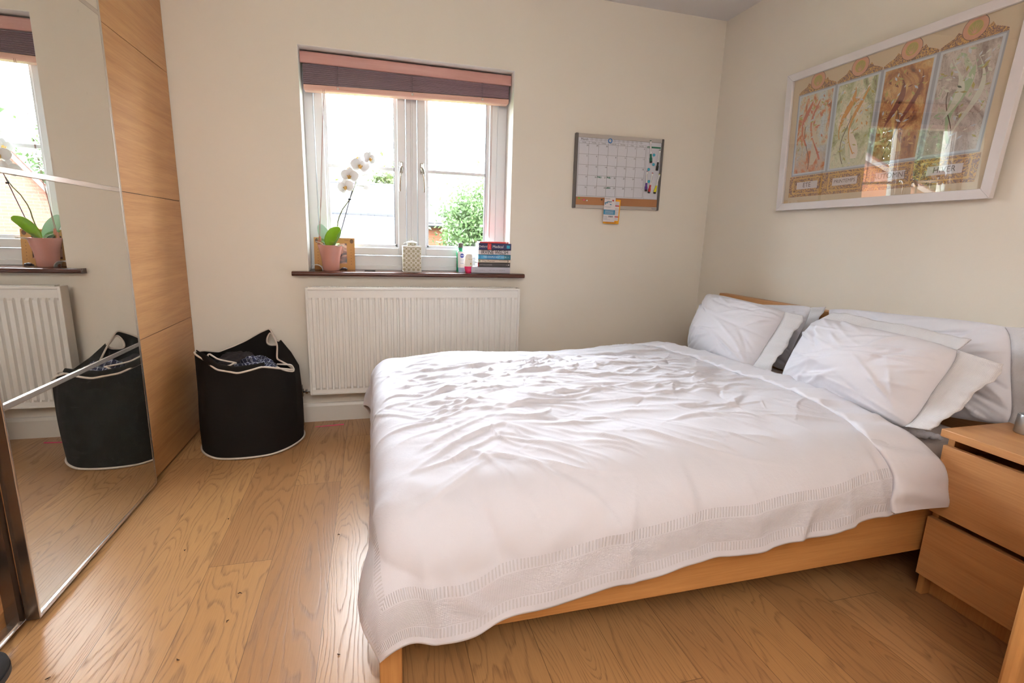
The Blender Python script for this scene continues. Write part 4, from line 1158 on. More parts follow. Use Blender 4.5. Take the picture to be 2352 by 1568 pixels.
marker((817, 552), (744, 936), rp_, rp_, 'white marker pen with a red cap beside the purple one')
marker((948, 576), (850, 944), yp, yp, 'white marker pen with a yellow cap, lower right of the notes column')
Z6 = lambda x, y: (1290+x/6.03, 280+y/6.03)
for x, y, col, lab in ((236, 1053, (80, 200, 70), 'green push pin at the left end of the cork strip'), (304, 1078, (232, 80, 140), 'pink push pin left of the white one on the cork strip'), (346, 1088, (236, 232, 230), 'white push pin next to the pink one on the cork strip'), (552, 1076, (60, 50, 44), 'dark push pin just left of the pinned leaflets')):
    p = cpt(*Z6(x, y), .002)
    t_ = Thing('push_pin', lab, 'push pin', p, 'push pins in the cork strip')
    mb = MB().lathe([(.0035, 0), (.0022, .002), (.0022, .005), (.0042, .0065), (.0040, .008), (0, .0085)], (0, 0, 0), 16)
    mb.v = [(v[0], -v[2], v[1]) for v in mb.v]
    t_.part('pin_head', mb, plain('pin_plastic', col, .4), local=True, smooth=50)
# leaflets pinned under the board
def sheet(name, lab, corners, d, paint):
    Q = [at(*Z6(*c), 'y', -.022-d) for c in corners]   # bl br tr tl
    t_ = Thing(name, lab, 'leaflet', (Q[0]+Q[1])/2)
    return t_, (lambda u, v, e=0: Q[0]*((1-u)*(1-v))+Q[1]*(u*(1-v))+Q[3]*((1-u)*v)+Q[2]*(u*v)+Vector((0, -e, 0)))
ylw = plain('orange_yellow_paper', (240, 170, 34), .7); wpp = plain('white_paper', (222, 216, 218), .8); rdi = plain('red_print', (186, 60, 62), .7); blu = plain('blue_print', (52, 134, 172), .7); gri = plain('grey_print', (132, 140, 152), .7)
t_, q = sheet('yellow_leaflet', 'leaflet with an orange-yellow border pinned under the white one', ((571, 1402), (788, 1414), (820, 1080), (610, 1062)), 0, None)
m_ = MB(); rq = lambda u0, u1, v0, v1, e, mi: m_.add([q(u0, v0, e), q(u1, v0, e), q(u1, v1, e), q(u0, v1, e)], [(0, 1, 2, 3)], mi)
m_.add([q(0, 0, -.001), q(1, 0, -.001), q(1, 1, -.001), q(0, 1, -.001), q(0, 0), q(1, 0), q(1, 1), q(0, 1)], [(3,2,1,0),(4,5,6,7),(0,1,5,4),(1,2,6,5),(2,3,7,6),(3,0,4,7)], 0)
rq(.08, .93, .13, .92, .0003, 1)
for v in (.27, .72): rq(.66, .93, v, v+.045, .0005, 2)
for v in (.20, .36, .42, .48, .55, .61, .80, .86): rq(.68, .90, v, v+.012, .0005, 3)
text(m_, 'www.see-us.com', .0105, q(.5, .06, .0005), cu, cv_, 2)
t_.part('sheet', m_, [ylw, wpp, rdi, gri])
t_, q = sheet('white_leaflet', 'white leaflet with a blue band pinned in front of the yellow one below the whiteboard', ((570, 1378), (728, 1386), (750, 1056), (598, 1040)), .004, None)
m_ = MB()
m_.add([q(0, 0, -.001), q(1, 0, -.001), q(1, 1, -.001), q(0, 1, -.001), q(0, 0), q(1, 0), q(1, 1), q(0, 1)], [(3,2,1,0),(4,5,6,7),(0,1,5,4),(1,2,6,5),(2,3,7,6),(3,0,4,7)], 0)
rq(0, 1, .30, .50, .0003, 1)
for u0, u1, v in ((.03, .32, .76), (.03, .16, .71), (.50, .66, .70)): rq(u0, u1, v, v+.035, .0005, 1)
for v, e in ((.62, .6), (.59, .5), (.09, .55), (.12, .3), (.16, .3), (.20, .3)): rq(.06, .06+e, v, v+.008, .0005, 3)
for v in (.34, .38, .42, .46): rq(.12, .88, v, v+.010, .0005, 0)
for k in range(9): rq(.46+k*.045, .46+k*.045+(.022 if k % 3 else .034), .19, .25, .0005, 4)
rq(.70, .86, .86, .92, .0005, 2)
text(m_, 'Britannia', .009, q(.28, .95, .0005), cu, cv_, 4); text(m_, 'railcard', .011, q(.42, .83, .0005), cu, cv_, 1, 'CENTER', .0004, .0003)
t_.part('sheet', m_, [wpp, blu, rdi, gri, M['ink']])

# ------------------------------------------------------------------ venetian blind
vb = Thing('venetian_blind', 'pinkish brown wooden venetian blind pulled up at the top of the window', 'blind', (-1.88, .06, 1.96))
vw = oak('blind_wood', (200, 150, 142), (188, 138, 130), 0, .4, .8); vs_ = oak('slat_wood', (146, 116, 126), (122, 94, 106), 0, .4, 1.0); vr = oak('rail_wood', (222, 176, 160), (212, 164, 148), 0, .45, .8)
bx0, bx1 = WL+.003, WR-.003
vb.part('valance', MB().prism([(bx0, .034, 1.897), (bx0, .048, 1.897), (bx0, .048, 1.950), (bx0, .034, 1.950), (bx0, .030, 1.944), (bx0, .030, 1.904)], (bx1-bx0, 0, 0)), vw, bevel=.0015)
vb.part('head_rail', MB().box(bx0+.003, bx1-.003, .052, .105, 1.910, 1.950), vs_)
N_ = 19
zl0, zl1, zr0, zr1 = 1.801, 1.893, 1.832, 1.895
sx_0, sx_1 = bx0+.010, bx1-.010
def slat(a0z, a1z, th_, y0_, y1_, x0=None, x1=None):
    x0 = sx_0 if x0 is None else x0; x1 = sx_1 if x1 is None else x1
    return MB().add([(x0, y0_, a0z), (x1, y0_, a1z), (x1, y1_, a1z), (x0, y1_, a0z), (x0, y0_, a0z+th_), (x1, y0_, a1z+th_), (x1, y1_, a1z+th_), (x0, y1_, a0z+th_)], [(3,2,1,0),(4,5,6,7),(0,1,5,4),(1,2,6,5),(2,3,7,6),(3,0,4,7)])
for k in range(N_):
    t = k/N_
    vb.part('slat', slat(zl0+(zl1-zl0)*t, zr0+(zr1-zr0)*t, .0028, .044+.002*(k % 2), .094), vs_)
rl = MB().add([(sx_0+.004, .046, 1.769), (sx_1-.004, .046, 1.800), (sx_1-.004, .092, 1.800), (sx_0+.004, .092, 1.769), (sx_0, .041, 1.776), (sx_1, .041, 1.807), (sx_1, .096, 1.807), (sx_0, .096, 1.776), (sx_0, .041, 1.797), (sx_1, .041, 1.828), (sx_1, .096, 1.828), (sx_0, .096, 1.797)],
              [(3,2,1,0), (0,1,5,4), (1,2,6,5), (2,3,7,6), (3,0,4,7), (4,5,9,8), (5,6,10,9), (6,7,11,10), (7,4,8,11), (8,9,10,11)])
vb.part('bottom_rail', rl, vr, bevel=.002)
vb.o.location = Vector(vb.o.location)+Vector((0, .024, .005))
tape = plain('grey_blue_ladder_tape', (112, 96, 108), .8)
for u in (.155, .505, .86):
    x = sx_0+(sx_1-sx_0)*u; zl = 1.769+.031*u
    vb.part('ladder_cord', MB().box(x-.001, x+.001, .040, .042, zl+.02, 1.90).box(x-.007, x-.006, .040, .0415, zl+.02, 1.90), tape)
    kn = MB().lathe([(0, -.001), (.0065, 0), (.0058, .003), (.002, .0035), (0, .003)], (0, 0, 0), 14); kn.v = [(v[0]+x, .0405-v[2], v[1]+zl+.016) for v in kn.v]
    vb.part('cord_button', kn, M['piping'], smooth=50)
cdm = plain('brown_cord', (150, 96, 84), .7)
P0_ = at(742, 205, 'y', .03)
for (p1, p2, ac) in (((741, 205), (734, 545), 1), ((744, 205), (731, 552), 2)):
    a = at(*p1, 'y', .032); b = at(*p2, 'y', .040)
    m1 = a.lerp(b, .3)+Vector((0, 0, 0)); m2 = a.lerp(b, .7)+Vector((.006 if ac == 2 else -.001, 0, 0))
    vb.part('pull_cord', MB().tube([a, m1, m2, b], .0011, 6), cdm, smooth=180)
    vb.part('cord_acorn', MB().lathe([(.0, -.030), (.008, -.030), (.0075, -.02), (.0055, -.002), (.003, .001), (0, .001)], tuple(b), 14), oak('acorn_wood', (176, 112, 84), (150, 90, 66), 2), smooth=40)
for p1, p2 in (((1130, 242), (1126, 548)), ((1133, 242), (1124, 545))):
    a = at(*p1, 'y', .035); b = at(*p2, 'y', .06); 
    vb.part('tilt_cord', MB().tube([a, a.lerp(b, .5)+Vector((.003, 0, 0)), b], .0009, 6), cdm, smooth=180)

# ------------------------------------------------------------------ things on the sill
SZ = WB+.0003
og = Thing('potted_orchid', 'white-flowered orchid in a glossy pink pot at the left end of the sill', 'potted plant', (-2.330, .075, WB))
pc = (-2.330, .072)
kx = .0
potm = plain('pink_glazed_ceramic', (196, 140, 126), .18, var=.03, vscale=30)
prp = [(0, 0), (.042, 0), (.045, .004), (.046, .035), (.050, .070), (.058, .105), (.0655, .134), (.0665, .138), (.0645, .1385), (.062, .134), (.055, .11), (0, .108)]
og.part('pot', MB().lathe(prp, (pc[0], pc[1], SZ), 40), potm, smooth=50)
og.part('bark', MB().lathe([(0, .118), (.03, .116), (.056, .112)], (pc[0], pc[1], SZ), 20), plain('bark_chips', (96, 70, 50), .95, bump=1, bscale=120, var=.3, vscale=90))
def leaf(name, pts, wid, mat, up=(0, 0, 1), fold=.35, curl=0):
    """pts: midrib points; wid max half width"""
    P = [Vector(p) for p in pts]; n = 22; mb = MB(); G = np.zeros((n, 9, 3))
    def bez(t):
        k = len(P)-1; s_ = t*k; i = min(k-1, int(s_)); q = s_-i
        p0 = P[max(0, i-1)]; p1 = P[i]; p2 = P[i+1]; p3 = P[min(k, i+2)]
        return .5*((2*p1)+(p2-p0)*q+(2*p0-5*p1+4*p2-p3)*q*q+(3*p1-p0-3*p2+p3)*q**3)
    for i in range(n):
        t = i/(n-1); c = bez(t); tg = (bez(min(1, t+.02))-bez(max(0, t-.02))).normalized()
        sd_ = tg.cross(Vector(up)); sd_ = sd_.normalized() if sd_.length > 1e-5 else Vector((1, 0, 0)); nn = sd_.cross(tg)
        w = wid*(math.sin(PI*min(1, t*.86+.10))**.75) if t < .999 else .001
        if t < .12: w *= .35+t*5.4
        for j in range(9):
            s_ = j/4-1
            G[i, j] = c+sd_*(s_*w)+nn*(abs(s_)**1.3*w*fold)
    o = og.part(name, MB().grid(G), mat, smooth=180)
    o.modifiers.new('s', 'SOLIDIFY').thickness = .0016
    return o
def leafmat(name, rgb):
    m, nt, b = nt_of(name)
    tc = node(nt, 'ShaderNodeTexCoord'); nz = node(nt, 'ShaderNodeTexNoise', {'Vector': tc.outputs['Object'], 'Scale': 25, 'Detail': 3})
    nt.links.new(mixc(nt, nz.outputs[0], s2l(rgb), s2l([v*.85 for v in rgb])), b.inputs['Base Color']); b.inputs['Roughness'].default_value = .35
    tl = node(nt, 'ShaderNodeBsdfTranslucent', {0: (*s2l([min(255, v*1.1) for v in rgb]), 1)})
    mx = node(nt, 'ShaderNodeMixShader', {0: .22, 1: b.outputs[0], 2: tl.outputs[0]})
    nt.links.new(mx.outputs[0], [n for n in nt.nodes if n.type == 'OUTPUT_MATERIAL'][0].inputs[0]); return m
lg = leafmat('bright_green_leaf', (146, 184, 58)); lb_ = leafmat('blue_green_leaf', (170, 196, 176)); ld = leafmat('mid_green_leaf', (110, 146, 84))
A5 = lambda x, y, Y: at(x, y, 'y', Y)
leaf('leaf', [A5(757, 566, .07), A5(750, 548, .085), A5(741, 530, .10), A5(733, 515, .11)], .030, lb_, up=(-.2, -1, .2), fold=.15)
leaf('leaf', [A5(757, 567, .06), A5(748, 558, .06), A5(738, 552, .07), A5(729, 548, .08)], .014, ld, up=(0, -.6, .8))
leaf('leaf', [A5(758, 567, .055), A5(757, 552, .02), A5(766, 534, -.01), A5(782, 524, -.03)], .030, lg, up=(.3, -1, .3), fold=.25)
leaf('leaf', [A5(762, 567, .05), A5(770, 553, .04), A5(778, 540, .02), A5(783, 527, .0)], .014, leafmat('grey_green_leaf', (128, 150, 92)), up=(-.4, -1, .2), fold=.3)
leaf('leaf', [A5(765, 566, .08), A5(774, 562, .10), A5(780, 560, .11)], .008, lg, up=(0, -.5, .8))
tan = plain('pale_root', (196, 190, 176), .8)
for pts in (((757, 566, .05), (745, 563, .02), (735, 557, .0), (725, 554, .0)), ((765, 566, .05), (780, 563, .01), (790, 566, -.005)), ((768, 567, .05), (776, 566, .0), (788, 563, -.01))):
    og.part('root', MB().tube([A5(*p) for p in pts], .0014, 8), tan, smooth=180)
stem = [A5(762, 566, .075), A5(773, 535, .08), A5(775, 523, .08), A5(776, 510, .08), A5(779, 498, .08), A5(787, 480, .08), A5(799, 464, .08), A5(806, 450, .08), A5(811, 437, .08), A5(818.6, 415, .08), A5(823.5, 395, .08), A5(827, 380, .08), A5(830, 363, .08)]
og.part('flower_stem', MB().tube(stem, [.0028]*8+[.0022, .0018, .0016, .0014, .0012], 8), plain('olive_stem', (104, 108, 62), .6), smooth=180)
og.part('flower_stem', MB().tube([A5(809, 437, .078), A5(813, 425, .07), A5(815, 412, .065)], .0012, 6), plain('mauve_stem', (150, 96, 118), .6), smooth=180)
og.part('support_stake', MB().tube([A5(768, 566, .06), A5(785, 525, .07), A5(809, 437, .075)], .0022, 8), plain('dark_purple_stake', (66, 52, 72), .5), smooth=180)
og.part('stem_clip', MB().tube([A5(800, 457, .072), A5(806, 458, .068)], .004, 8), M['dark'])
def petalmat():
    m, nt, b = nt_of('white_petal'); b.inputs['Base Color'].default_value = (.80, .80, .82, 1); b.inputs['Roughness'].default_value = .6
    tl = node(nt, 'ShaderNodeBsdfTranslucent', {0: (.8, .8, .8, 1)}); mx = node(nt, 'ShaderNodeMixShader', {0: .035, 1: b.outputs[0], 2: tl.outputs[0]})
    nt.links.new(mx.outputs[0], [n for n in nt.nodes if n.type == 'OUTPUT_MATERIAL'][0].inputs[0]); return m
pm_ = petalmat(); lipm = plain('yellow_lip', (214, 170, 96), .5, var=.3, vscale=150)
def flower(px, py, Y, R, yaw, tilt, roll, attach):
    c = A5(px, py, Y)
    Mx = Matrix.Rotation(yaw, 3, 'Z') @ Matrix.Rotation(tilt, 3, 'X') @ Matrix.Rotation(roll, 3, 'Y')
    # local: flower faces -Y, x right, z up
    mb = MB()
    def petal(ang, ln, wd, cup, back):
        G = np.zeros((10, 7, 3)); ca, sa = math.sin(ang), math.cos(ang)
        for i in range(10):
            t = i/9; w = wd*(math.sin(PI*min(1, t*.93+.04))**.6)
            for j in range(7):
                s_ = j/3-1
                lx, lz = s_*w, t*ln
                ly = -cup*t*(1-t)*ln*1.2+back-.12*ln*t*t*-1*0 + .10*w*abs(s_)**2 + .04*ln*t*t
                p = Mx @ Vector((lx*sa+lz*ca, ly, -lx*ca+lz*sa))
                G[i, j] = c+p
        mb.grid(G)
    petal(0, R*.92, R*.34, .25, .002); petal(math.radians(128), R*.86, R*.30, .2, .002); petal(math.radians(-128), R*.86, R*.30, .2, .002)
    petal(math.radians(78), R, R*.56, .3, -.001); petal(math.radians(-78), R, R*.56, .3, -.001)
    fo_ = og.part('flower', mb, pm_, smooth=180)
    lb = MB().ball(tuple(c+Mx @ Vector((0, -R*.18, -R*.16))), R*.17, 10, 0, (1, 1.2, 1.25)).ball(tuple(c+Mx @ Vector((0, -R*.12, R*.02))), R*.10, 8)
    lb.tube([c+Mx @ Vector((-R*.16, -R*.16, -R*.12)), c+Mx @ Vector((-R*.2, -R*.28, R*.02))], R*.05, 6).tube([c+Mx @ Vector((R*.16, -R*.16, -R*.12)), c+Mx @ Vector((R*.2, -R*.28, R*.02))], R*.05, 6)
    og.part('lip', lb, lipm, parent=fo_, smooth=180)
    og.part('flower_stalk', MB().tube([A5(*attach, .08), c+Mx @ Vector((0, .012, 0)), c], .0012, 6), plain('pale_green_stalk', (150, 150, 110), .6), parent=fo_, smooth=180)
flower(827, 380, .055, .050, .15, .10, .1, (824, 395))
flower(849, 364, .060, .042, .75, .0, .2, (830, 366))
flower(822, 361, .10, .042, -.3, .95, .3, (829, 368))
flower(804, 386, .09, .040, -.95, .1, -.1, (822, 400))
flower(803, 404, .05, .048, -.15, .05, .1, (818, 415))
flower(794, 429, .055, .046, -.35, .1, -.25, (813, 430))
flower(844, 402, .12, .042, 2.5, .1, 0, (824, 405))
flower(836, 428, .12, .040, 2.7, .0, .2, (817, 425))

pf = Thing('photo_frame', 'small kraft-brown photo frame standing behind the orchid pot', 'photo frame', (-2.31, .118, WB))
kr = plain('kraft_card', (196, 148, 92), .8, var=.04)
q0, q1, z0, z1 = -2.420, -2.203, WB+.001, 1.030
def pfq(x, z): 
    t = (z-z0)/(z1-z0); return Vector((x, .108+.022*t, z))
mb = MB(); th_ = Vector((0, .006, 0))
ix0, ix1, iz0, iz1 = -2.372, -2.246, .888, 1.000
for a, b_, c_, d_ in (((q0, z0), (q1, z0), (q1, iz0), (q0, iz0)), ((q0, iz1), (q1, iz1), (q1, z1), (q0, z1)), ((q0, iz0), (ix0, iz0), (ix0, iz1), (q0, iz1)), ((ix1, iz0), (q1, iz0), (q1, iz1), (ix1, iz1))):
    mb.prism([pfq(*a), pfq(*b_), pfq(*c_), pfq(*d_)], th_)
pf.part('frame', mb, kr)
ds = MB()
for x, z in ((q0+.016, z1-.017), (q1-.016, z1-.017)):
    ds.add([pfq(x+.010*math.cos(2*PI*k/20), z+.0125*math.sin(2*PI*k/20))+Vector((0, -.0008, 0)) for k in range(20)], [tuple(range(20))], 0)
for x in (q0+.020, q1-.020):
    for k in range(6):
        ds.add([pfq(x+.002*math.cos(2*PI*q/8), .885+k*.016+.002*math.sin(2*PI*q/8))+Vector((0, -.0008, 0)) for q in range(8)], [tuple(range(8))], 0)
text(ds, 'FAMILY', .008, pfq(-2.245, z1-.012)+Vector((0, -.001, 0)), (1, 0, 0), (0, .13, 1))
pf.part('printed_motif', ds, plain('brown_print', (112, 84, 66), .8))
def photo_mat():
    m, nt, b = nt_of('family_snapshot'); tc = node(nt, 'ShaderNodeTexCoord')
    n1 = node(nt, 'ShaderNodeTexNoise', {'Vector': tc.outputs['Object'], 'Scale': 22, 'Detail': 3, 'Distortion': .8})
    nt.links.new(ramp(nt, n1.outputs[0], [(.36, s2l((40, 28, 30))), (.45, s2l((120, 62, 54))), (.52, s2l((206, 156, 138))), (.7, s2l((226, 190, 176)))]), b.inputs['Base Color']); b.inputs['Roughness'].default_value = .3; return m
pf.part('photograph', MB().add([pfq(ix0-.002, iz0-.002)+Vector((0, .003, 0)), pfq(ix1+.002, iz0-.002)+Vector((0, .003, 0)), pfq(ix1+.002, iz1+.002)+Vector((0, .003, 0)), pfq(ix0-.002, iz1+.002)+Vector((0, .003, 0))], [(0, 1, 2, 3)]), photo_mat())
pf.part('easel_foot', MB().prism([(q1-.02, .116, z0+.04), (q1-.02, .148, z0), (q1-.02, .142, z0)], (.004, 0, 0)), kr)

arch = MB(); G = np.zeros((20, 6, 3))
for i in range(20):
    a = PI*i/19
    for j in range(6): G[i, j] = (-2.405-.034*math.cos(a), .03+.012*j, SZ+.001+.030*math.sin(a)**1.0)
o = build('curled_paper', arch.grid(G), M['white'], None, (-2.405, .06, WB), smooth=180); o.modifiers.new('s', 'SOLIDIFY').thickness = .0012
tag(o, 'curled white card arching on the sill left of the orchid pot', 'paper')
hc = MB().ball((-2.262, .05, SZ+.010), .010, 12, 0, (1.5, 1, .9)).ball((-2.250, .048, SZ+.008), .008, 12).tube([(-2.28, .052, SZ+.006), (-2.262, .05, SZ+.008), (-2.245, .046, SZ+.005)], .005, 8)
o = build('hair_clip', hc, plain('dark_tortoiseshell', (52, 34, 34), .3), None, (-2.26, .05, WB), smooth=180); tag(o, 'small dark hair clip on the sill right of the orchid pot', 'hair clip')
a, b_ = at(838, 620, 'z', WB+.003), at(862, 621, 'z', WB+.003)
o = build('black_pencil', MB().tube([(a.x, .03, WB+.0035), (b_.x, .022, WB+.0035)], .003, 6), M['blackgrain'], None, (a.x, .03, WB)); tag(o, 'short black pencil lying on the sill between orchid and lantern', 'pencil')

# lantern
ln_ = Thing('metal_lantern', 'small white square metal lantern with cut-out pattern in the middle of the sill', 'lantern', (-1.888, .055, WB))
def lantern_mat():
    m, nt, b = nt_of('white_pierced_metal'); tc = node(nt, 'ShaderNodeTexCoord'); sp = node(nt, 'ShaderNodeSeparateXYZ', {0: tc.outputs['Object']})
    x = mth(nt, 'ADD', sp.outputs[0], sp.outputs[1]); z = sp.outputs[2]; p = 2*PI/.026
    a = mth(nt, 'COSINE', mth(nt, 'MULTIPLY', x, p)); c = mth(nt, 'COSINE', mth(nt, 'MULTIPLY', z, p))
    a2 = mth(nt, 'COSINE', mth(nt, 'MULTIPLY', x, 2*p)); c2 = mth(nt, 'COSINE', mth(nt, 'MULTIPLY', z, 2*p))
    s_ = mth(nt, 'ADD', mth(nt, 'ADD', a, c), mth(nt, 'MULTIPLY', mth(nt, 'MULTIPLY', a2, c2), 1.3))
    hole_ = mth(nt, 'GREATER_THAN', mth(nt, 'ABSOLUTE', s_), .78)
    nt.links.new(mixc(nt, hole_, s2l((232, 230, 224)), s2l((168, 160, 128))), b.inputs['Base Color'])
    bp = node(nt, 'ShaderNodeBump', {'Height': hole_, 'Strength': .8, 'Distance': -.002}); nt.links.new(bp.outputs[0], b.inputs['Normal']); b.inputs['Roughness'].default_value = .4; return m
lw = plain('white_metal', (232, 230, 224), .35)
lx0, lx1, ly0, ly1 = -1.940, -1.838, .01, .112
ln_.part('pierced_body', MB().box(lx0, lx1, ly0, ly1, SZ+.004, .994), lantern_mat(), bevel=.006, seg=3)
ln_.part('base_rim', MB().box(lx0-.001, lx1+.001, ly0-.001, ly1+.001, SZ, SZ+.006), lw, bevel=.002)
ln_.part('top_rim', MB().box(lx0-.001, lx1+.001, ly0-.001, ly1+.001, .990, .998), lw, bevel=.003)
cxl, cyl = (lx0+lx1)/2, (ly0+ly1)/2
ln_.part('chimney', MB().box(cxl-.024, cxl+.024, cyl-.024, cyl+.024, .998, 1.016), lantern_mat(), bevel=.003)
ln_.part('chimney_cap', MB().lathe([(.033, 0), (.031, .004), (.012, .010), (.004, .012), (0, .012)], (cxl, cyl, 1.015), 24), lw, smooth=40)
ln_.part('ring_handle', MB().tube([(cxl+.010*math.cos(2*PI*k/20), cyl, 1.032+.008*math.sin(2*PI*k/20)) for k in range(20)], .0014, 6, closed=True).tube([(cxl-.045, cyl-.02, 1.012), (cxl-.02, cyl-.01, 1.020), (cxl, cyl, 1.026)], .0014, 6), lw, smooth=180)

# toiletries
gb = Thing('green_bottle', 'green bottle with a dark cap standing behind the white lotion tube', 'bottle', (-1.598, .105, WB))
gb.part('bottle_body', MB().lathe([(0, 0), (.022, 0), (.024, .004), (.024, .108), (.021, .118), (.0135, .124), (.012, .128), (.012, .142), (0, .142)], (-1.598, .105, SZ), 32), plain('green_glass', (20, 150, 96), .12, trans=.35), smooth=40)
gb.part('cap', MB().lathe([(0, 0), (.0155, 0), (.0155, .024), (.0145, .026), (0, .026)], (-1.598, .105, SZ+.142), 24), plain('grey_brown_cap', (84, 76, 70), .45), smooth=40)
lo_ = Thing('lotion_tube', 'white lotion tube with a round blue logo, standing on its pale blue cap', 'tube', (-1.600, .045, WB))
G = np.zeros((40, 14, 3))
for i in range(40):
    a = 2*PI*i/40
    for j in range(14):
        t = j/13; w = .0215+.003*t; d = .017*(1-t*.93)
        G[i, j] = (-1.600+w*math.cos(a), .045+d*math.sin(a), SZ+.028+.092*t)
lo_.part('tube_body', MB().grid(G, wrap=True).add([tuple(p) for p in G[:, -1]], [tuple(range(40))]), M['white'], smooth=60)
lo_.part('cap', MB().lathe([(0, 0), (.0185, 0), (.0205, .028), (0, .028)], (-1.600, .045, SZ), 30, 0, 1, .85), plain('pale_blue_plastic', (176, 200, 226), .35), smooth=50)
lt_ = MB()
yb = .0245
lcx, lcz = -1.6005, SZ+.097
lt_.add([(lcx+.0115*math.cos(2*PI*k/30), .0385-.0, lcz+.0125*math.sin(2*PI*k/30)) for k in range(30)], [tuple(range(30))], 0)
lt_.v = [(v[0], .0315, v[2]) for v in lt_.v]
text(lt_, 'NIVEA', .0068, (lcx, .0312, lcz), (1, 0, 0), (0, 0, 1), 1, 'CENTER', .0004, .0003)
text(lt_, 'Irresistibly', .0052, (lcx, .0290, lcz-.023), (1, 0, 0), (0, 0, 1), 2); text(lt_, 'Smooth', .0052, (lcx, .0282, lcz-.030), (1, 0, 0), (0, 0, 1), 2)
lt_.box(lcx-.011, lcx+.009, .0262, .0268, lcz-.045, lcz-.043, 2)
lo_.part('logo_and_lettering', lt_, [plain('navy_blue_print', (40, 50, 140), .4), M['white'], plain('soft_blue_print', (110, 140, 190), .5)])
ro = Thing('roll_on_deodorant', 'white roll-on bottle with a bright pink cap beside the lotion tube', 'deodorant', (-1.568, -.005, WB))
ro.part('bottle_body', MB().lathe([(0, .038), (.0235, .038), (.0245, .06), (.0225, .09), (.018, .106), (.012, .1115), (0, .112)], (-1.568, -.005, SZ), 30, 0, 1, .75), plain('pearly_white_plastic', (240, 232, 222), .25), smooth=60)
ro.part('cap', MB().lathe([(0, 0), (.0155, 0), (.018, .003), (.0235, .028), (.0238, .038), (0, .038)], (-1.568, -.005, SZ), 30, 0, 1, .75), plain('hot_pink_plastic', (226, 52, 104), .25), smooth=50)
dl = MB(); text(dl, 'Dove', .010, (-1.563, -.0232, SZ+.080), (1, 0, 0), (0, 0, 1)); dl.box(-1.562, -1.555, -.0242, -.0238, SZ+.050, SZ+.058)
ro.part('lettering', dl, plain('ochre_print_small', (196, 160, 90), .5))
lp = Thing('lipstick', 'small copper-coloured cylinder standing between the pink-capped bottle and the books', 'lipstick', (-1.5435, -.010, WB))
lp.part('case', MB().lathe([(0, 0), (.0075, 0), (.0075, .030), (.006, .034), (0, .034)], (-1.5445, -.012, SZ), 20), plain('copper', (206, 140, 108), .25, metal=.8), smooth=40)

# books
pgm = plain('book_pages', (240, 236, 226), .9, bump=.4, bscale=600)
wk = lambda n_, c: plain(n_, c, .45)
def book(name, x0, x1, z0, z1, dep, y0, col, lab, spine):
    f = 2.885/2.937
    x0, x1 = CPOS[0]+(x0-CPOS[0])*f, CPOS[0]+(x1-CPOS[0])*f-.0012
    z0, z1 = (z0 if z0 < .86 else 1.06+(z0-1.06)*f), 1.06+(z1-1.06)*f; y0 -= .040
    t_ = Thing(name, lab, 'book', ((x0+x1)/2, y0+dep/2, z0), 'books stacked at the right end of the sill')
    c = min(.0022, (z1-z0)*.12)
    g = .0004
    t_.part('cover', MB().box(x0, x1, y0, y0+.002, z0+g, z1-g).box(x0, x1, y0, y0+dep, z0+g, z0+g+c).box(x0, x1, y0, y0+dep, z1-g-c, z1-g), wk('book_cover', col), bevel=.0006)
    t_.part('pages', MB().box(x0+.002, x1-.002, y0+.002, y0+dep-.002, z0+g+c, z1-g-c), pgm)
    sm_ = MB(); mats = spine(sm_, x0, x1, z0, z1, y0)
    if mats: t_.part('spine_print', sm_, mats)
XD, ZD = (1, 0, 0), (0, 0, 1)
def spn(mb, x0, x1, z0, z1, y, mi): mb.add([(x0, y-.0004, z0), (x1, y-.0004, z0), (x1, y-.0004, z1), (x0, y-.0004, z1)], [(0, 1, 2, 3)], mi)
def s1(m, x0, x1, z0, z1, y):
    text(m, 'BECOMING — MICHELLE OBAMA', .0115, ((x0+x1)/2-.004, y-.0006, (z0+z1)/2-.002), XD, ZD, 0, 'CENTER', .0002, 0, 1.06); return [wk('silver_print', (150, 146, 158))]
def s2(m, x0, x1, z0, z1, y):
    spn(m, x0, x0+.005, z0+.001, z1-.001, y, 0); text(m, 'SHORT WALKS IN THE TEMPLES', .0052, (x0+.010, y-.0006, (z0+z1)/2), XD, ZD, 1, 'LEFT'); text(m, '101', .006, (x1-.020, y-.0006, (z0+z1)/2), XD, ZD, 1); spn(m, x1-.012, x1-.007, (z0+z1)/2-.003, (z0+z1)/2+.003, y, 1); return [wk('red_print', (190, 50, 56)), wk('white_print', (220, 216, 214))]
def s3(m, x0, x1, z0, z1, y):
    text(m, 'The Pianist', .0135, (x0+.024, y-.0006, (z0+z1)/2), XD, ZD, 0, 'LEFT', .0002, 0, 1.25); spn(m, x0+.004, x0+.013, z0+.007, z1-.006, y, 1); text(m, 'Wladyslaw Szpilman', .0056, (x0+.125, y-.0006, (z0+z1)/2+.003), XD, ZD, 0, 'LEFT'); text(m, '3', .016, (x1-.016, y-.0006, (z0+z1)/2), XD, ZD, 2, 'CENTER', .0002, .0006); return [wk('brown_print', (128, 96, 80)), wk('green_print', (60, 120, 70)), wk('black_print', (40, 36, 34))]
def s4(m, x0, x1, z0, z1, y):
    spn(m, x0+.05, x0+.115, z0+.001, z1-.001, y, 1); spn(m, x0+.155, x1-.001, z0+.001, z1-.001, y, 2)
    text(m, 'THE COUPLE NEXT DOOR', .0145, (x0+.100, y-.0007, (z0+z1)/2), XD, ZD, 0, 'CENTER', .0002, .0002, .80); spn(m, x0+.010, x0+.017, z0+.006, z1-.006, y, 1); text(m, 'M', .009, (x1-.015, y-.0007, (z0+z1)/2), XD, ZD, 0); return [wk('pale_print', (190, 222, 232)), wk('mid_blue_print', (52, 128, 182)), wk('teal_print', (30, 112, 134))]
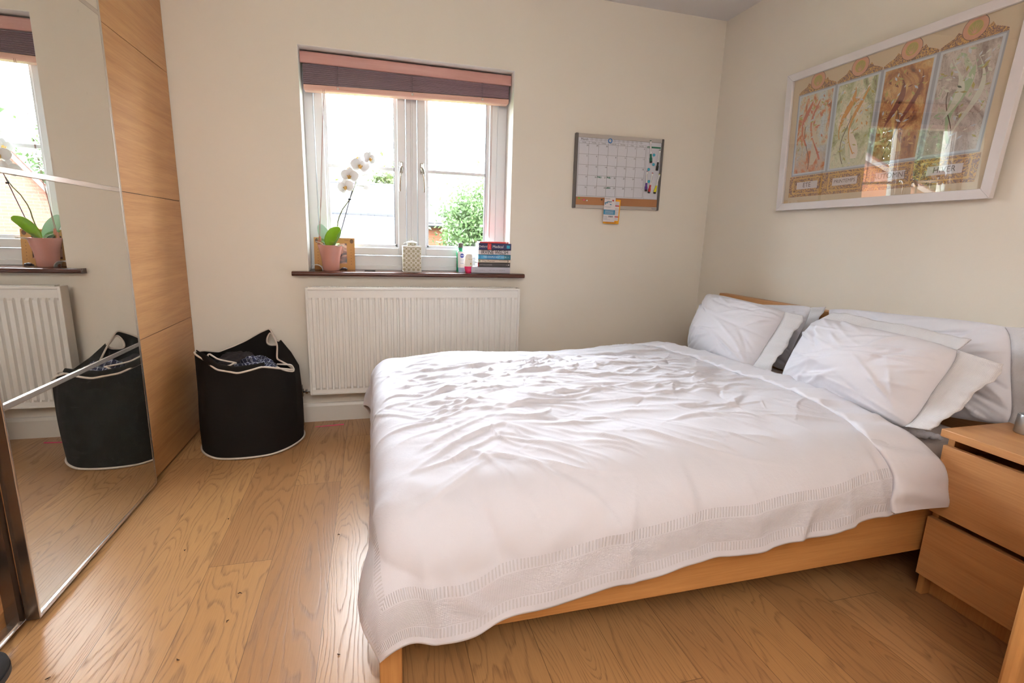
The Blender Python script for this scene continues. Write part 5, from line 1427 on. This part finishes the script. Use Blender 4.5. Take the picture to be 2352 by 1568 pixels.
def s5(m, x0, x1, z0, z1, y):
    text(m, 'IRVINE WELSH', .0300, ((x0+x1)/2, y-.0007, (z0+z1)/2), XD, ZD, 0, 'CENTER', .0002, .0003, .84); spn(m, x0+.080, x0+.125, (z0+z1)/2-.001, (z0+z1)/2+.003, y, 1); return [wk('black_print', (34, 32, 36)), wk('pink_print', (226, 190, 186))]
def s6(m, x0, x1, z0, z1, y):
    zc = (z0+z1)/2
    text(m, 'Oxford', .0170, (x0+.026, y-.0006, zc), XD, ZD, 0); spn(m, x0+.053, x0+.075, z0+.001, z1-.001, y, 1); text(m, 'Medical', .0215, (x0+.115, y-.0006, zc), XD, ZD, 0, 'CENTER', .0002, 0); spn(m, x1-.028, x1-.008, zc-.009, zc+.009, y, 2); text(m, 'HANDBOOK', .0035, (x0+.064, y-.0007, zc), (0, 0, 1), (-1, 0, 0), 0); return [M['white'], wk('red_print', (214, 64, 62)), wk('turquoise_print', (40, 160, 190))]
def s7(m, x0, x1, z0, z1, y):
    spn(m, x1-.018, x1-.008, z0+.003, z1-.003, y, 0); return [M['white']]
y_ = .018
book('book', -1.545, -1.306, WB+.0005, .8865, .110, y_, (188, 186, 198), 'thick pale grey hardback at the bottom of the stack, longest spine', s1)
book('book', -1.5055, -1.306, .8865, .9115, .100, y_+.002, (58, 54, 54), 'thin black paperback with a red spine end, second from the bottom', s2)
book('book', -1.505, -1.305, .9115, .9310, .100, y_, (222, 206, 190), 'beige paperback with brown title and a large 3 on the spine', s3)
book('book', -1.5045, -1.305, .9310, .9585, .100, y_, (74, 158, 200), 'blue paperback with pale capital letters, third from the top', s4)
book('book', -1.5040, -1.304, .9585, .9865, .105, y_, (224, 216, 220), 'white paperback with big black capital letters on the spine', s5)
book('book', -1.5025, -1.303, .9865, 1.0250, .100, y_+.001, (44, 46, 92), 'thick navy handbook with a red block and white title', s6)
book('book', -1.4960, -1.318, 1.0250, 1.0350, .090, y_+.006, (216, 84, 86), 'thin red booklet on top of the book stack', s7)

# ------------------------------------------------------------------ outside
GZ = -2.7
gm = plain('grass', (70, 96, 44), .95, var=.3, vscale=.8)
gr_ = build('ground', MB().box(-60, 60, .4, 80, GZ-.2, GZ), gm, None, (0, 0, 0)); gr_['kind'] = 'structure'
def brick_mat(name, c1, c2):
    m, nt, b = nt_of(name); tc = node(nt, 'ShaderNodeTexCoord')
    sp = node(nt, 'ShaderNodeSeparateXYZ', {0: tc.outputs['Object']})
    v = node(nt, 'ShaderNodeCombineXYZ', {0: mth(nt, 'ADD', sp.outputs[0], sp.outputs[1]), 1: sp.outputs[2]})
    br = node(nt, 'ShaderNodeTexBrick', {'Vector': v.outputs[0], 'Color1': (*s2l(c1), 1), 'Color2': (*s2l(c2), 1), 'Mortar': (*s2l((112, 92, 78)), 1), 'Scale': 1.0, 'Brick Width': .225, 'Row Height': .075, 'Mortar Size': .006})
    nt.links.new(br.outputs[0], b.inputs['Base Color']); b.inputs['Roughness'].default_value = .9; return m
def tile_mat(name, c1, c2, sx=.3, sy=.2):
    m, nt, b = nt_of(name); tc = node(nt, 'ShaderNodeTexCoord')
    sp = node(nt, 'ShaderNodeSeparateXYZ', {0: tc.outputs['Object']})
    v = node(nt, 'ShaderNodeCombineXYZ', {0: mth(nt, 'ADD', sp.outputs[0], mth(nt, 'MULTIPLY', sp.outputs[1], .0)), 1: sp.outputs[2]})
    br = node(nt, 'ShaderNodeTexBrick', {'Vector': v.outputs[0], 'Color1': (*s2l(c1), 1), 'Color2': (*s2l(c2), 1), 'Mortar': (*s2l([x*.62 for x in c1]), 1), 'Scale': 1.0, 'Brick Width': sx, 'Row Height': sy*.5, 'Mortar Size': .010})
    nt.links.new(br.outputs[0], b.inputs['Base Color']); b.inputs['Roughness'].default_value = .85; return m
bk1 = brick_mat('orange_brick', (124, 72, 48), (134, 80, 56)); bk2 = brick_mat('pink_brick', (106, 70, 58), (114, 78, 64))
tl1 = tile_mat('grey_roof_tile', (44, 44, 48), (50, 49, 52)); tl2 = tile_mat('brown_roof_tile', (74, 44, 36), (82, 50, 42))
upm = plain('painted_window_frame', (120, 118, 116), .5); winm = plain('dark_window_glass', (60, 68, 76), .1)
def house(label, org, w, d, eave, ridge, rot, wall, roof, gable_wins=(), side_wins=(), name='brick_house'):
    """ridge along local x; w along x, d along y; gables at both x ends; org = centre on the ground"""
    t_ = Thing(name, label, 'house', org, rot=(0, 0, rot))
    e, r = eave-GZ, ridge-GZ
    mb = MB().prism([(-w/2, -d/2, 0), (-w/2, d/2, 0), (-w/2, d/2, e), (-w/2, 0, r), (-w/2, -d/2, e)], (w, 0, 0))
    t_.part('walls', mb, wall, local=True)
    ov = .25; sl_ = (r-e)/(d/2); th_ = .12
    rm = MB()
    for s_ in (-1, 1):
        rm.prism([(-w/2-.12, s_*(d/2+ov), e-sl_*ov+.03), (-w/2-.12, 0, r+.03), (-w/2-.12, 0, r+.03+th_), (-w/2-.12, s_*(d/2+ov), e-sl_*ov+.03+th_*.6)], (w+.24, 0, 0))
    t_.part('roof', rm, roof, local=True)
    t_.part('ridge_tiles', MB().tube([(-w/2-.12, 0, r+.16), (w/2+.12, 0, r+.13)], .06, 8), roof, local=True)
    bm = MB()
    for x in (-w/2-.13, w/2+.10):
        for s_ in (-1, 1): bm.prism([(x, s_*(d/2+ov), e-sl_*ov-.10), (x, 0, r-.10), (x, 0, r+.05), (x, s_*(d/2+ov), e-sl_*ov+.05)], (.03, 0, 0))
    t_.part('bargeboard', bm, plain('painted_bargeboard', (110, 96, 88), .6), local=True)
    gt = MB()
    for s_ in (-1, 1): gt.tube([(-w/2, s_*(d/2+ov+.05), e-sl_*ov+.02), (w/2, s_*(d/2+ov+.05), e-sl_*ov+.02)], .055, 8)
    t_.part('gutter', gt, M['blackgrain'], local=True)
    t_.part('downpipe', MB().tube([(-w/2+.1, -d/2-.08, 0), (-w/2+.1, -d/2-.08, e-.2), (-w/2+.1, -d/2-ov, e-.08)], .035, 8).ball((-w/2+.1, -d/2-.12, e-.35), .12, 10), M['blackgrain'], local=True)
    for (gx, y, z, ww, hh) in gable_wins:
        x = gx*w/2
        wo = t_.part('window', MB().box(x-.02, x+.02, y-ww/2, y+ww/2, z, z+hh), upm, local=True)
        t_.part('pane', MB().box(x-.03, x+.03, y-ww/2+.06, y-.03, z+.06, z+hh-.06).box(x-.03, x+.03, y+.03, y+ww/2-.06, z+.06, z+hh-.06), winm, parent=wo, local=True)
    for (x, z, ww, hh) in side_wins:
        wo = t_.part('window', MB().box(x-ww/2, x+ww/2, -d/2-.02, -d/2+.02, z, z+hh), upm, local=True)
        t_.part('pane', MB().box(x-ww/2+.06, x-.03, -d/2-.03, -d/2+.03, z+.06, z+hh-.06).box(x+.03, x+ww/2-.06, -d/2-.03, -d/2+.03, z+.06, z+hh-.06), winm, parent=wo, local=True)
    return t_
# roof seen straight out of the window
house('brick house with a long grey tiled roof straight ahead outside the window', (-5.0, 14.9, GZ), 10.0, 6.0, 1.40, 2.50, 0, bk1, tl1, (), ((3, 2.2, 1.2, 1.1), (-1, 2.2, 1.2, 1.1), (1, .9, 1.2, 1.1)))
# nearer lower extension roof
house('low grey tiled outbuilding roof nearer the window', (-4.45, 9.4, GZ), 6.0, 3.0, .45, 1.35, .03, bk1, tl1, (), (), 'outbuilding')
# gable house to the right, seen in the mirror
house('pinkish brick house with a gable end off to the right outside', (8.47, 12.66, GZ), 6.5, 7.0, 1.70, 6.6, math.radians(55), bk2, tl2, ((-1, 2.1, 3.45, .55, .7), (-1, -.6, 2.9, 1.2, 1.1)))
# houses to the left, seen reflected in the poster glass
house('orange brick house with steep gable off to the left outside', (-14.6, 12.6, GZ), 5.0, 4.6, 1.7, 3.3, .75+PI/2, bk1, tl2, ((-1, .6, 2.6, 1.0, 1.1),), ((.5, 2.6, 1.2, 1.1),))
house('orange brick terrace roof farther left outside', (-20.5, 7.6, GZ), 7.0, 5.0, 1.9, 3.2, .75, bk1, tl2, (), ((0, 2.8, 1.2, 1.1), (2.5, 2.8, 1.2, 1.1)))
def tree(label, x, y, z0, h, rx, rz, col, seed, nl=5200, ls=.13):
    t_ = Thing('leafy_tree', label, 'tree', (x, y, z0), 'trees outside the window')
    rg = np.random.RandomState(seed)
    tr = MB().tube([(0, 0, 0), (.05, .02, h*.3), (.0, .05, h*.6), (.05, 0, h*.85)], [.16, .13, .09, .04], 10)
    for k in range(4):
        a = rg.uniform(0, 6.28); zz_ = h*rg.uniform(.35, .7)
        tr.tube([(0, 0, zz_), (rx*.5*math.cos(a), rx*.5*math.sin(a), zz_+rz*.3), (rx*.75*math.cos(a), rx*.75*math.sin(a), zz_+rz*.5)], [.06, .035, .015], 6)
    t_.part('trunk', tr, plain('bark', (84, 70, 58), .95, bump=.5, bscale=20), local=True, smooth=60)
    nc = 26; cc_ = rg.normal(0, 1, (nc, 3)); cc_ /= np.linalg.norm(cc_, axis=1, keepdims=True); cc_ *= rg.uniform(.25, .85, (nc, 1))
    ci = rg.randint(0, nc, nl)
    p = cc_[ci]+rg.normal(0, .16, (nl, 3))
    p *= np.array([rx, rx, rz]); p[:, 2] += h-rz
    d1 = rg.normal(0, 1, (nl, 3)); d1 /= np.linalg.norm(d1, axis=1, keepdims=True)
    d2 = np.cross(d1, rg.normal(0, 1, (nl, 3))); d2 /= np.linalg.norm(d2, axis=1, keepdims=True)
    sz = ls*rg.uniform(.6, 1.3, (nl, 1))
    v = np.stack([p-d1*sz, p+d2*sz*.45, p+d1*sz, p-d2*sz*.45], 1).reshape(-1, 3)
    mb = MB(); mb.v = v.tolist(); mb.f = [[4*i, 4*i+1, 4*i+2, 4*i+3] for i in range(nl)]; mb.m = [0]*nl
    t_.part('foliage', mb, col, local=True)
def fol(name, rgb):
    m, nt, b = nt_of(name); tc = node(nt, 'ShaderNodeTexCoord'); nz = node(nt, 'ShaderNodeTexNoise', {'Vector': tc.outputs['Object'], 'Scale': 2.2, 'Detail': 4})
    c = ramp(nt, nz.outputs[0], [(.35, s2l([v*.7 for v in rgb])), (.65, s2l(rgb))]); nt.links.new(c, b.inputs['Base Color']); b.inputs['Roughness'].default_value = .6
    tl_ = node(nt, 'ShaderNodeBsdfTranslucent', {}); nt.links.new(c, tl_.inputs[0])
    mx = node(nt, 'ShaderNodeMixShader', {0: .35, 1: b.outputs[0], 2: tl_.outputs[0]}); nt.links.new(mx.outputs[0], [n for n in nt.nodes if n.type == 'OUTPUT_MATERIAL'][0].inputs[0]); return m
f1 = fol('fresh_green_leaves', (80, 104, 58)); f2 = fol('yellow_green_leaves', (74, 88, 42)); f3 = fol('deep_green_leaves', (48, 64, 38))
tree('pale green tree filling the lower right pane, close to the house corner', .98, 9.7, GZ, 6.2, 1.45, 2.3, f1, 1, 70000, .055)
tree('bushy green tree in the gap before the gable house corner', 6.2, 22.5, GZ, 8.9, 3.0, 3.6, f1, 2, 45000, .11)
tree('yellow-green treetop above the grey roof at the left', -4.6, 24, GZ, 7.0, 1.5, 2.0, f2, 3, 3000, .16)
tree('yellow-green treetop above the grey roof near the mullion', -1.3, 25, GZ, 7.0, 1.5, 2.0, f2, 4, 3000, .16)
tree('broad green tree behind the pinkish gable house', 12.5, 22.5, GZ, 8.8, 2.2, 3.4, f1, 5, 6000, .2)
tree('tall green tree behind the orange brick house to the left', -27.8, 22.5, GZ, 12.0, 3.2, 4.6, f1, 6, 9000, .18)
tree('tall green tree between the orange brick house and the terrace roof', -24.2, 16.2, GZ, 10.5, 3.2, 4.4, f1, 7, 9500, .18)
tree('dark green shrub low beside the pale green tree', 2.9, 7.2, GZ, 3.0, .9, 1.2, f3, 9, 4000, .10)
